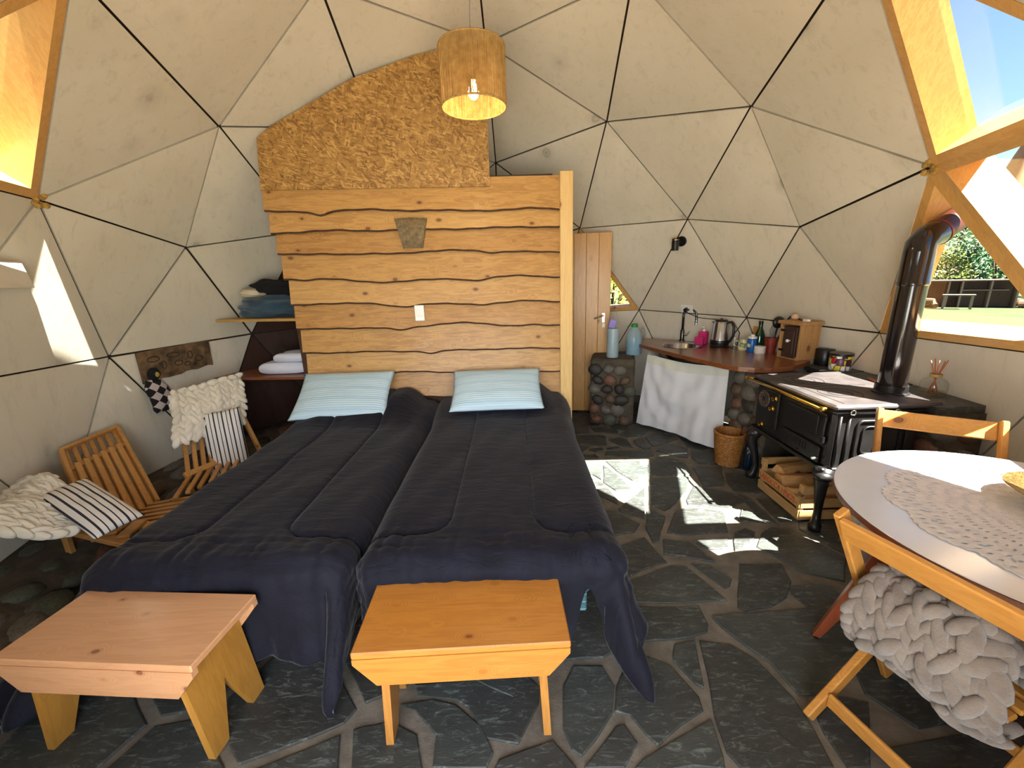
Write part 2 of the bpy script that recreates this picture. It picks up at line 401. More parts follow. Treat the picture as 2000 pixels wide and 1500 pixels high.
# windows: deep pine frames and panes
for ft,(wn,_) in WINDOWS.items():
    P=[DV[k].copy() for k in sorted(ft)];c=(P[0]+P[1]+P[2])/3;n=(P[1]-P[0]).cross(P[2]-P[0]).normalized()
    if n.dot(c-CTR)<0:n=-n
    w0=thing(wn,c,LABW[wn],None,None,'structure');del_=None
    small=wn=='window_6';D=.10 if small else .18;Wd=.045 if small else .05
    In=inset(P,Wd)
    # inner cover strip is slightly wider than the web behind it
    for i in range(3):
        a,b=P[i],P[(i+1)%3];ai,bi=In[i],In[(i+1)%3]
        dirv=(b-a).normalized();hor=abs(dirv.z)<.35
        mb=MB();mb.raw([a,b,bi,ai,a+n*D,b+n*D,bi+n*D,ai+n*D],[(0,1,2,3),(7,6,5,4),(0,4,5,1),(1,5,6,2),(2,6,7,3),(3,7,4,0)])
        obj('frame_beam',mb,wood('frame_pine','#e2b268','#c08a45','Y' if hor else 'Z',rough=.4,kd=.4,coat=.15),w0)
    mb=MB();G=inset(P,Wd*.6);mb.raw([g+n*(D*.8) for g in G]+[g+n*(D*.8+.004) for g in G],[(0,1,2),(5,4,3),(0,3,4,1),(1,4,5,2),(2,5,3,0)])
    obj('pane',mb,M_pane,w0)
    for kx in ft:
        if (DV[kx]-Vector((2.39,-.199,2.033))).length<.1 and wn=='window_2' or (DV[kx]-Vector((-2.396,-.191,2.024))).length<.1 and wn=='window_5':
            mb=MB();rf=random.Random(5)
            for q_ in range(9): mb.ell(DV[kx]+(CTR-DV[kx]).normalized()*.006+Vector((rf.uniform(-.02,.02),rf.uniform(-.03,.03),rf.uniform(-.03,.03))),(.012,.018,.016),nu=7,nv=5)
            obj('foam_filling',mb,plain('yellow_foam','#b8934a',.9,0,.3,40),w0,smooth=True,kind='stuff')
# doorway behind the viewpoint: open, timber posts
dw=thing('door_2',(0,-2.6,0),'open timber doorway of the dome behind the viewpoint',None,None,'structure')
for x in(-1.16,1.16):
    mb=MB();mb.box((x,-2.6,.55),(.1,.1,1.1));obj('door_post',mb,wood('frame_pine','#e0a44e','#b9772c','Z',rough=.4,kd=.5,coat=.15),dw)
# ---------------- floor: mortar bed and slate flagstones ----------------
def slatemat():
    m,nt,b=newmat('slate');v=coords(nt,(1,1,1),True)
    c=mix(nt,ramp(nt,noi(nt,v,2.2,6,.65,.4),[(.3,(0,0,0,1)),(.7,(1,1,1,1))]),hexc('#2b2e2c'),hexc('#4b504c'))
    oi=N(nt,'ShaderNodeObjectInfo');c=mix(nt,math_(nt,'MULTIPLY',oi.outputs['Random'],.5),c,hexc('#33302f'))
    v2=coords(nt,(2.5,9,3),True,(0,0,.6));s=noi(nt,v2,5,10,.8,1.2)
    c=mix(nt,ramp(nt,s,[(.53,(0,0,0,1)),(.66,(.7,.7,.7,1))]),c,hexc('#828d87'))
    nt.links.new(c,b.inputs['Base Color']);nt.links.new(ramp(nt,noi(nt,v,6,5,.6),[(.3,(.36,)*3),(.7,(.58,)*3)]),b.inputs['Roughness'])
    b.inputs['Specular IOR Level'].default_value=.42
    bump(nt,b,mix(nt,.5,s,noi(nt,v,16,8,.7)),.5,.009);return m
M_slate=slatemat()
M_mortar=plain('mortar','#6f685c',.85,0,.25,9,.7,70,rnd=False)
M_found=plain('foundation_plaster','#8b8272',.9)
STONES=[[(0.744,1.251),(0.88,1.257),(0.907,1.436),(0.765,1.43)],[(0.944,1.287),(1.152,1.217),(1.18,1.302),(1.103,1.419),(0.923,1.416)],[(1.223,1.127),(1.383,1.164),(1.525,1.327),(1.511,1.402),(1.319,1.382),(1.156,1.183)],[(0.719,1.008),(0.932,0.931),(0.988,0.942),(1.023,1.177),(0.93,1.218),(0.711,1.202)],[(1.137,0.901),(1.215,0.866),(1.205,1.064),(1.15,1.133),(1.031,1.078)],[(1.253,0.936),(1.303,0.831),(1.373,0.868),(1.358,1.084),(1.259,1.06)],[(1.394,0.896),(1.444,0.907),(1.686,1.041),(1.614,1.179),(1.503,1.222),(1.392,1.114)],[(0.688,0.806),(0.735,0.817),(0.827,0.939),(0.712,0.963)],[(0.849,0.808),(0.94,0.858),(0.929,0.917),(0.802,0.868)],[(0.971,0.841),(1.09,0.875),(1.083,0.92),(0.965,0.893)],[(1.247,0.656),(1.341,0.699),(1.35,0.799),(0.948,0.815),(0.909,0.717)],[(0.691,0.685),(0.858,0.686),(0.84,0.768),(0.699,0.737)],[(1.389,0.796),(1.529,0.647),(1.606,0.633),(1.688,0.83),(1.581,0.926),(1.425,0.85)],[(1.638,0.644),(1.648,0.519),(1.814,0.472),(1.936,0.728),(1.693,0.774)],[(1.21,0.332),(1.244,0.33),(1.432,0.325),(1.506,0.335),(1.54,0.526),(1.498,0.623),(1.364,0.677),(1.227,0.524)],[(0.68,0.399),(0.744,0.384),(0.793,0.296),(0.861,0.622),(0.691,0.622)],[(0.948,0.426),(1.027,0.271),(1.074,0.258),(1.188,0.605),(0.898,0.62)],[(0.8,0.254),(0.863,0.124),(0.987,0.132),(0.946,0.339),(0.864,0.548)],[(0.682,0.188),(0.773,0.187),(0.809,0.22),(0.681,0.373)],[(0.72,0.069),(0.838,-0.075),(0.846,-0.0),(0.813,0.175),(0.694,0.149)],[(0.84,-0.107),(0.958,-0.243),(1.082,0.149),(0.87,-0.06)],[(1.119,0.166),(1.045,-0.07),(1.116,-0.161),(1.172,-0.125),(1.364,0.076),(1.477,0.301),(1.311,0.294),(1.188,0.281)],[(1.567,0.454),(1.522,0.161),(1.545,0.14),(1.672,0.152),(1.797,0.438),(1.642,0.472)],[(1.313,-0.035),(1.301,-0.095),(1.541,-0.161),(1.707,-0.069),(1.672,0.04),(1.514,0.133),(1.451,0.161)],[(1.044,-0.398),(1.107,-0.42),(1.411,-0.415),(1.482,-0.241),(1.487,-0.184),(1.278,-0.118),(1.177,-0.18)],[(0.934,-0.34),(0.93,-0.488),(0.97,-0.482),(1.069,-0.291),(1.102,-0.224),(1.043,-0.15),(0.999,-0.155)],[(0.67,-0.257),(0.674,-0.418),(0.855,-0.382),(0.913,-0.297),(0.775,-0.128),(0.703,-0.139)],[(0.822,-0.146),(0.944,-0.235),(0.968,-0.226),(0.865,-0.081),(0.821,-0.114)],[(1.716,0.208),(1.699,0.066),(1.808,0.024),(1.985,0.076),(1.975,0.315),(1.773,0.346)],[(1.695,-0.114),(1.689,-0.297),(1.755,-0.36),(1.755,-0.269),(1.757,-0.034),(1.701,0.017)],[(1.783,-0.197),(1.782,-0.316),(1.874,-0.311),(1.896,-0.096),(1.794,-0.04)],[(1.542,-0.29),(1.69,-0.329),(1.683,-0.195),(1.63,-0.161)],[(1.402,-0.49),(1.362,-0.581),(1.526,-0.483),(1.572,-0.417),(1.533,-0.376),(1.45,-0.417)],[(0.957,-0.591),(1.13,-0.647),(1.214,-0.669),(1.139,-0.492),(1.0,-0.461)],[(1.192,-0.548),(1.254,-0.565),(1.343,-0.555),(1.382,-0.464),(1.171,-0.479)],[(0.681,-0.638),(0.706,-0.769),(0.879,-0.68),(0.953,-0.66),(0.899,-0.432),(0.663,-0.55)],[(0.696,-0.936),(0.934,-0.95),(1.137,-0.94),(1.037,-0.692),(0.961,-0.683),(0.707,-0.789)],[(1.162,-0.863),(1.194,-0.851),(1.233,-0.799),(1.166,-0.689),(1.073,-0.676)],[(1.161,-0.988),(1.182,-1.005),(1.328,-0.983),(1.427,-0.931),(1.515,-0.832),(1.551,-0.696),(1.333,-0.687)],[(0.61,-1.161),(0.883,-1.138),(0.959,-1.117),(0.981,-1.079),(0.987,-0.971),(0.69,-0.957)],[(1.031,-1.088),(1.086,-1.192),(1.138,-1.265),(1.163,-1.402),(1.3,-1.401),(1.415,-1.313),(1.625,-1.14),(1.723,-0.971),(1.458,-0.999),(1.016,-1.033)],[(0.758,-1.24),(0.785,-1.304),(0.806,-1.349),(0.831,-1.365),(0.86,-1.256),(0.887,-1.157),(0.794,-1.17)],[(0.864,-1.329),(0.819,-1.471),(0.806,-1.582),(0.829,-1.628),(1.121,-1.634),(1.139,-1.515),(1.141,-1.408),(1.094,-1.25),(1.029,-1.177),(0.905,-1.156)],[(0.5,-1.35),(0.472,-1.441),(0.523,-1.458),(0.562,-1.524),(0.591,-1.557),(0.792,-1.446),(0.798,-1.396),(0.739,-1.263),(0.668,-1.226),(0.588,-1.217)],[(0.297,-1.344),(0.278,-1.499),(0.3,-1.566),(0.328,-1.585),(0.387,-1.533),(0.463,-1.449),(0.493,-1.35),(0.466,-1.264),(0.351,-1.259)],[(0.434,-1.522),(0.333,-1.617),(0.46,-1.62),(0.523,-1.548),(0.496,-1.486),(0.465,-1.493)],[(0.517,-1.602),(0.495,-1.62),(0.779,-1.627),(0.79,-1.595),(0.805,-1.479),(0.591,-1.566)],[(1.175,-1.48),(1.162,-1.53),(1.162,-1.635),(1.231,-1.636),(1.398,-1.432),(1.312,-1.407)],[(-0.26,-1.365),(-0.113,-1.383),(-0.062,-1.417),(0.01,-1.522),(0.121,-1.541),(0.197,-1.411),(0.208,-1.343),(0.161,-1.297),(-0.108,-1.312),(-0.283,-1.322)],[(-0.261,-1.419),(-0.166,-1.507),(-0.16,-1.607),(0.016,-1.61),(0.037,-1.567),(-0.004,-1.487),(-0.111,-1.403),(-0.202,-1.381),(-0.32,-1.398)]]

mb=MB();mb.prism([(2.84*math.cos(2*math.pi*k/60),2.84*math.sin(2*math.pi*k/60)) for k in range(60)],-.3,-.007)
floor=tag(obj('floor',mb,M_mortar),'crazy-paved dark slate floor with wide grey mortar joints',None,None,'structure')
def pip(x,y,p):
    r=False;n=len(p)
    for i in range(n):
        x1,y1=p[i];x2,y2=p[(i+1)%n]
        if (y1>y)!=(y2>y) and x<(x2-x1)*(y-y1)/(y2-y1)+x1:r=not r
    return r
def stone(poly,rg,parent=floor,mat=None,z=0):
    # subdivide and jitter the outline so the edges look broken
    out=[]
    n=len(poly)
    for i in range(n):
        a=Vector(poly[i]);b=Vector(poly[(i+1)%n]);L=(b-a).length;k=max(1,int(L/.09));nrm=Vector((b.y-a.y,a.x-b.x))/max(L,1e-5)
        for q in range(k):
            p=a+(b-a)*(q/k)
            if q: p+=nrm*rg.uniform(-.006,.006)
            out.append((p.x,p.y))
    mb=MB();h=rg.uniform(-.0015,.0015);mb.prism(out,-.02,h-.002);
    mb.prism(out,h-.002,h+.0012,top_inset=.005)
    return obj('flagstone',mb,mat or M_slate,parent)
rg=random.Random(11)
for p in STONES: stone(p,rg)
def clip(poly,px,py,nx,ny):
    out=[]
    for i in range(len(poly)):
        a=poly[i];b=poly[(i+1)%len(poly)];da=(a[0]-px)*nx+(a[1]-py)*ny;db=(b[0]-px)*nx+(b[1]-py)*ny
        if da<=0:out.append(a)
        if da*db<0:
            t=da/(da-db);out.append((a[0]+(b[0]-a[0])*t,a[1]+(b[1]-a[1])*t))
    return out
seeds=[]
for p in STONES: seeds.append((sum(q[0] for q in p)/len(p),sum(q[1] for q in p)/len(p),True))
tries=0
while tries<2600:
    tries+=1;a=rg.uniform(0,2*math.pi);r_=2.65*math.sqrt(rg.random());x,y=r_*math.cos(a),r_*math.sin(a)
    if any(pip(x,y,p) for p in STONES):continue
    md=.36 if y<-.4 else .28
    if any(math.hypot(x-s[0],y-s[1])<(md if not s[2] else .17) for s in seeds):continue
    if any(min(math.hypot(x-q[0],y-q[1]) for q in p)<.07 for p in STONES):continue
    seeds.append((x,y,False))
trv=[q for p in STONES for q in p]
for i,s in enumerate(seeds):
    if s[2]:continue
    cell=[(s[0]+1.2*math.cos(k*math.pi/8),s[1]+1.2*math.sin(k*math.pi/8)) for k in range(16)];g=rg.uniform(.012,.03)
    for t in seeds:
        if t is s or t[2]:continue
        dx,dy=t[0]-s[0],t[1]-s[1];L=math.hypot(dx,dy)
        if L>1.6:continue
        dx/=L;dy/=L;cell=clip(cell,s[0]+dx*(L/2-g),s[1]+dy*(L/2-g),dx,dy)
    for q in trv:       # keep clear of the traced stones
        dx,dy=q[0]-s[0],q[1]-s[1];L=math.hypot(dx,dy)
        if L<.5: dx/=L;dy/=L;cell=clip(cell,s[0]+dx*(L-.025),s[1]+dy*(L-.025),dx,dy)
    for k in range(24):
        a=k*math.pi/12;cell=clip(cell,2.6*math.cos(a),2.6*math.sin(a),math.cos(a),math.sin(a))
    if len(cell)>=3:
        ar=abs(sum(cell[k][0]*cell[(k+1)%len(cell)][1]-cell[(k+1)%len(cell)][0]*cell[k][1] for k in range(len(cell))))/2
        if ar>.006: stone(cell,rg)
# ---------------- rubble footing around the base ----------------
M_stone=[plain('river_stone_%s'%n,c,.55,0,.3,7,.4,40) for n,c in(('dark','#2f2a24'),('green','#4a4c3e'),('brown','#5a4636'),('grey','#625c52'),('rust','#6b4a38'))]
M_rubmort=plain('rubble_mortar','#4d4436',.9,0,.3,12,.8,50)
def pebble_mesh(seed,mat):
    r_=random.Random(seed);mb=MB();mb.ell((0,0,0),(1,1,1),nu=8,nv=6)
    for v in mb.bm.verts:
        f=1+.22*noise.noise(v.co*1.3+Vector((seed*7,seed,0)));v.co*=f
    me=mb.mesh('stone');me.shade_smooth();me.materials.append(mat);return me
PEB=[pebble_mesh(i,M_stone[i%5]) for i in range(10)]
def peb(parent,loc,size,rot,rg):
    o=bpy.data.objects.new('stone',rg.choice(PEB));COL.objects.link(o);o.parent=parent
    o.location=Vector(loc)-WORLDLOC[parent.name];o.scale=size;o.rotation_euler=rot;return o
def curb(name,label,a0,a1,rin,h):
    mb=MB();n=14;rr=random.Random(3);P=[]
    for i in range(n+1):
        a=R(a0+(a1-a0)*i/n);ri=rin+rr.uniform(-.05,.05)
        P.append([Vector((r_*math.cos(a),r_*math.sin(a),z)) for r_,z in((2.82,-.05),(2.82,h+.02),(ri+.12,h),(ri+.02,h*.6),(ri,-.01))])
    vs=[[mb.bm.verts.new(p) for p in row] for row in P]
    for A,B in zip(vs,vs[1:]):
        for k in range(4): mb._f([A[k],A[k+1],B[k+1],B[k]])
    mb._f(vs[0]);mb._f(vs[-1])
    o=tag(obj(name,mb,M_rubmort,smooth=True),label,None,None,'structure')
    a=a0+2
    while a<a1-1:
        for lvl in range(3):
            aa=R(a+rr.uniform(-1.2,1.2));s_=rr.uniform(.07,.12)
            r_=[rin+.03,rin+.14,rin+.30][lvl]+rr.uniform(-.02,.02);z=[h*.35,h*.78,h*.92][lvl]
            peb(o,(r_*math.cos(aa),r_*math.sin(aa),z),(s_*.8,s_*1.2,s_*.55),(rr.uniform(-.2,.2),rr.uniform(-.2,.2),aa+rr.uniform(-.4,.4)),rr)
        a+=5.2
    return o
curb('baseboard_left','rough stone and mortar footing along the foot of the left dome wall',128,232,2.33,.15)
curb('baseboard_right','rough stone and mortar footing along the dome wall behind the dining table',-58,-12,2.42,.13)
# foundation ring below the shell
mb=MB()
for i in range(60):
    a=2*math.pi*i/60;b=2*math.pi*(i+1)/60
    if -120<math.degrees(a)-360<-62: continue
    P=[Vector((r_*math.cos(t),r_*math.sin(t),z)) for t in(a,b) for r_ in(2.80,2.92) for z in(-.3,.14)]
    mb.raw(P,[(0,4,5,1),(2,3,7,6),(1,5,7,3),(0,2,6,4)])
tag(obj('trim_1',mb,M_found),'low plastered ring wall under the dome',None,None,'structure')
# ---------------- timber bedhead wall ----------------
WA=R(4);WX=Vector((math.cos(WA),math.sin(WA),0));WN=Vector((math.sin(WA),-math.cos(WA),0))   # along the wall, towards the camera
W0=Vector((0,.93,0))
def wp(u,z,n=0): return W0+WX*u+Vector((0,0,z))+WN*n
wall_c=MB();
a,b=wp(-1.68,0,-.03),wp(.56,2.29,-.03)
wall_c.raw([wp(-1.66,0,-.02),wp(.56,0,-.02),wp(.56,2.28,-.02),wp(-1.66,2.28,-.02),wp(-1.66,0,-.06),wp(.56,0,-.06),wp(.56,2.28,-.06),wp(-1.66,2.28,-.06)],[(0,1,2,3),(7,6,5,4),(0,4,5,1),(1,5,6,2),(2,6,7,3),(3,7,4,0)])
bw=tag(obj('wall_center',wall_c,M_bark),'wall of overlapping live-edge honey pine boards behind the two beds',None,None,'structure')
TOPL=[2.236,2.077,1.922,1.767,1.575,1.371,1.171,.975,.780,.576]
TOPR=[2.310,2.042,1.918,1.722,1.517,1.318,1.117,.917,.712,.50]
LX=[-1.735,-1.715,-1.69,-1.675,-1.65,-1.64,-1.62,-1.605,-1.59]
# waviness of each lower edge: (position along wall, depth)
WAVE=[[(-1.32,.03,.06),(-.9,-.012,.2),(.35,-.012,.2)],[(-1.2,-.008,.2)],[(-1.15,.012,.15),(-.25,-.02,.25),(.0,.01,.08)],
 [(-1.5,.012,.1),(-.85,.03,.3),(-.15,.022,.12),(.25,-.02,.2)],[(-1.1,-.012,.2),(-.75,.03,.16),(-.1,.018,.15),(.3,-.018,.15)],
 [(-1.3,-.008,.2),(-.8,.02,.1),(-.3,-.035,.35),(.3,-.01,.1)],[(-.55,.022,.07),(.1,-.01,.3)],[(-1.35,.008,.2),(-.7,-.018,.4),(.1,-.015,.3)],[(0,.01,.3)]]
for i in range(9):
    mb=MB();n=72;x0,x1=LX[i],.55
    tl,tr=TOPL[i],TOPR[i]
    if i==0: tl,tr=2.30,2.31
    bl,br=TOPL[i+1],TOPR[i+1];rr=random.Random(i)
    ph=rr.uniform(0,6)
    def lo(x):
        t=(x-x0)/(x1-x0);z=bl+(br-bl)*t
        for c,d,wd in WAVE[i]: z-=d*math.exp(-((x-c)/wd)**2)
        return z+.004*math.sin(x*9+ph)+.002*math.sin(x*31+ph)
    V=[];
    for k in range(n+1):
        x=x0+(x1-x0)*k/n;t=k/n;zt=tl+(tr-tl)*t+(.035 if i else 0);zb=lo(x)
        V+=[wp(x,zt,.0),wp(x,zt,-.019),wp(x,zb+.014,.034),wp(x,zb,.027),wp(x,zb+.004,-.004)]
    vs_=[mb.bm.verts.new(p) for p in V]
    for k in range(n):
        A=vs_[k*5:k*5+5];B=vs_[k*5+5:k*5+10]
        mb.mi=0;mb._f([A[0],B[0],B[2],A[2]]);mb._f([A[1],A[0],B[0],B[1]][::-1]);mb._f([A[4],A[1],B[1],B[4]])
        mb.mi=1;mb._f([A[2],B[2],B[3],A[3]]);mb._f([A[3],B[3],B[4],A[4]]);mb.mi=0
    mb._f(vs_[:5]);mb._f(vs_[-5:])
    obj('live_edge_board',mb,[wood('board_pine_%d'%(i%3),['#d8aa60','#deb26a','#d0a058'][i%3],['#8f5f2c','#966634','#855628'][i%3],'X',rough=.5,knot='#5e2e10',kd=1.25,ks=3.4,coat=.08,streak='#7d6244' if i in(4,7,8) else '#a8713a'),M_bark],bw)
# nail holes and cracks: dark slits that show in the gaps
for u,z,w_,h in((-.42,1.196,.0,0),): pass
mb=MB();mb.raw([wp(-1.735,2.236,.032),wp(0,2.232,.032),wp(0.0,3.13,.032),wp(.012,3.2,.032),wp(-.01,3.205,.032),wp(-.5,3.11,.032),wp(-.965,2.965,.032),wp(-1.605,2.655,.032),wp(-1.70,2.585,.032),
  wp(-1.735,2.236,.018),wp(0,2.232,.018),wp(0.0,3.13,.018),wp(.012,3.2,.018),wp(-.01,3.205,.018),wp(-.5,3.11,.018),wp(-.965,2.965,.018),wp(-1.605,2.655,.018),wp(-1.70,2.585,.018)],
  [tuple(range(9)),tuple(range(9,18))[::-1]]+[(i,(i+1)%9,9+(i+1)%9,9+i) for i in range(9)])
obj('strand_board',mb,M_osb,bw,label='oriented strand board panel above the pine boards')
mb=MB();mb.bar(wp(.602,0,.02),wp(.602,2.33,.02),.105,.06,up=tuple(WN),bev=.004)
obj('post',mb,M_postp,bw,label='pale pine corner post at the right end')
# bathroom box behind the bedhead: side wall and low ceiling of brown ply
mb=MB();mb.box((.585,1.45,1.13),(.03,.92,2.26));obj('side_panel',mb,M_brown,bw)
mb=MB();mb.raw([Vector(p) for p in((0.0,1.0,2.33),(.5,1.0,2.33),(.42,1.35,2.36),(.0,1.75,2.50),(0.0,1.0,2.31),(.5,1.0,2.31),(.42,1.35,2.34),(.0,1.75,2.48))],[(0,1,2,3),(7,6,5,4),(0,4,5,1),(1,5,6,2),(2,6,7,3),(3,7,4,0)])
obj('roof_panel',mb,M_brown,bw)
# switch plate
sw=thing('light_switch',wp(-.628,1.213,.03),'white two-gang light switch plate on the pine boards between the pillows','switch')
M_white=plain('white_plastic','#e8e6e0',.35,0,.02)
c=wp(-.628,1.276,.045)
rotW=Matrix((WX,Vector((-WN.x,-WN.y,0)),Vector((0,0,1)))).transposed()
mb=MB();mb.box(c,(.078,.012,.128),rotW,.004);obj('cover_plate',mb,M_white,sw)
for dx in(-.012,.012):
    mb=MB();mb.box(c+WX*dx+WN*.007,(.02,.006,.05),rotW,.002);obj('rocker',mb,M_white,sw)
# rope sconce
M_rope=plain('jute_rope','#8f7c5c',.9,0,.3,40,.8,150)
sc=thing('wall_sconce',wp(-.63,1.79,.03),'half-round sconce of grey-brown jute cords on the pine boards above the light switch','lamp')
mb=MB()
for k in range(46):
    t=k/45;a=math.pi*t
    def P(hw,dp,z):return wp(-.634-math.cos(a)*hw,z,.028+math.sin(a)*dp)
    r_=random.Random(k);mb.tube([P(.124,.075,2.008+r_.uniform(-.003,.003)),P(.10,.07,1.9),P(.075,.06,1.788+r_.uniform(-.004,.004))],.0036,5)
obj('cord_shade',mb,M_rope,sc,smooth=True,kind='stuff')
for hw,dp,z in((.122,.072,2.0),(.075,.058,1.795)):
    mb=MB();mb.tube([wp(-.634-math.cos(math.pi*k/16)*hw,z,.026+math.sin(math.pi*k/16)*dp) for k in range(17)],.004,6);obj('shade_frame',mb,plain('black_iron','#1a1918',.5,.3,.1),sc)
# plank door of the bathroom, standing open
d1=thing('door_1',(1.0,1.92,0),'open plank door of honey pine beside the bedhead wall',None,None,'structure')
dx0,dx1,dy0,dy1=.56,1.202,1.99,1.892;dv=Vector((dx1-dx0,dy1-dy0,0)).normalized();dnn=Vector((dv.y,-dv.x,0))
Ld=math.hypot(dx1-dx0,dy1-dy0);npk=5
rotD=Matrix((dv,Vector((-dnn.x,-dnn.y,0)),Vector((0,0,1)))).transposed()
for k in range(npk):
    u0=Ld*k/npk;u1=Ld*(k+1)/npk;c=Vector((dx0,dy0,0))+dv*((u0+u1)/2)+Vector((0,0,.99))
    mb=MB();mb.box(c,(u1-u0-.0006,.032,1.94),rotD,.004)
    obj('door_plank',mb,wood('door_pine','#dba75a','#b07c3c','Z',rough=.42,knot='#6b3512',kd=.7,coat=.2),d1)
M_chrome=plain('chrome','#c9c9c6',.18,1,.03)
M_brass=plain('brass','#c89a3e',.25,1,.08)
hc=Vector((dx0,dy0,0))+dv*(Ld-.07)+dnn*.018
ds=0
mb=MB();mb.box(hc+Vector((0,0,1.10)),(.03,.006,.07),rotD,.002);mb.box(hc+Vector((0,0,1.05))+dnn*0,(.028,.006,.035),rotD,.002)
mb.tube([hc+Vector((0,0,1.11)),hc+dnn*.045+Vector((0,0,1.11)),hc+dnn*.05-dv*.05+Vector((0,0,1.095)),hc+dnn*.05-dv*.10+Vector((0,0,1.075))],.008,8)
obj('door_handle',mb,M_chrome,d1,smooth=True,ang=40,label='chrome lever handle')
mb=MB();mb.box(hc+Vector((.004,0,1.0)),(.028,.008,.045),rotD,.002);obj('key_escutcheon',mb,M_white,d1)

# ---------------- beds ----------------
M_navy=None
def duvetmat():
    m,nt,b=newmat('navy_cotton');v=coords(nt,(1,1,1),False)
    f=noi(nt,v,7,6,.6);c=mix(nt,ramp(nt,f,[(.3,(0,0,0,1)),(.7,(1,1,1,1))]),hexc('#11121b'),hexc('#191a26'))
    at=N(nt,'ShaderNodeAttribute',attribute_name='underside');c=mix(nt,at.outputs['Fac'],c,hexc('#8b8fa6'))
    nt.links.new(c,b.inputs['Base Color']);b.inputs['Roughness'].default_value=.72;b.inputs['Sheen Weight'].default_value=.12;b.inputs['Sheen Roughness'].default_value=.4
    b.inputs['Specular IOR Level'].default_value=.15
    wv=coords(nt,(1,3.5,1),False,(0,0,.35));bump(nt,b,noi(nt,wv,7,6,.62,.8),.45,.02);return m
M_navy=duvetmat()
M_teal=plain('teal_ticking','#3f6c78',.85,0,.1)
def tealmat():
    m,nt,b=newmat('teal_stripe');v=coords(nt,(1,1,1),False);sp=N(nt,'ShaderNodeSeparateXYZ');nt.links.new(v,sp.inputs[0])
    s=math_(nt,'SINE',math_(nt,'MULTIPLY',sp.outputs[2],165.0));nt.links.new(ramp(nt,s,[(.9,hexc('#47707c')),(.97,hexc('#93b6bd'))]),b.inputs['Base Color']);b.inputs['Roughness'].default_value=.85
    bump(nt,b,s,.4,.004);return m
M_teal=tealmat()
M_bedwood=wood('bed_pine','#c99a58','#9c6c34','Y',rough=.5)
def smooth01(t): t=max(0,min(1,t));return t*t*(3-2*t)
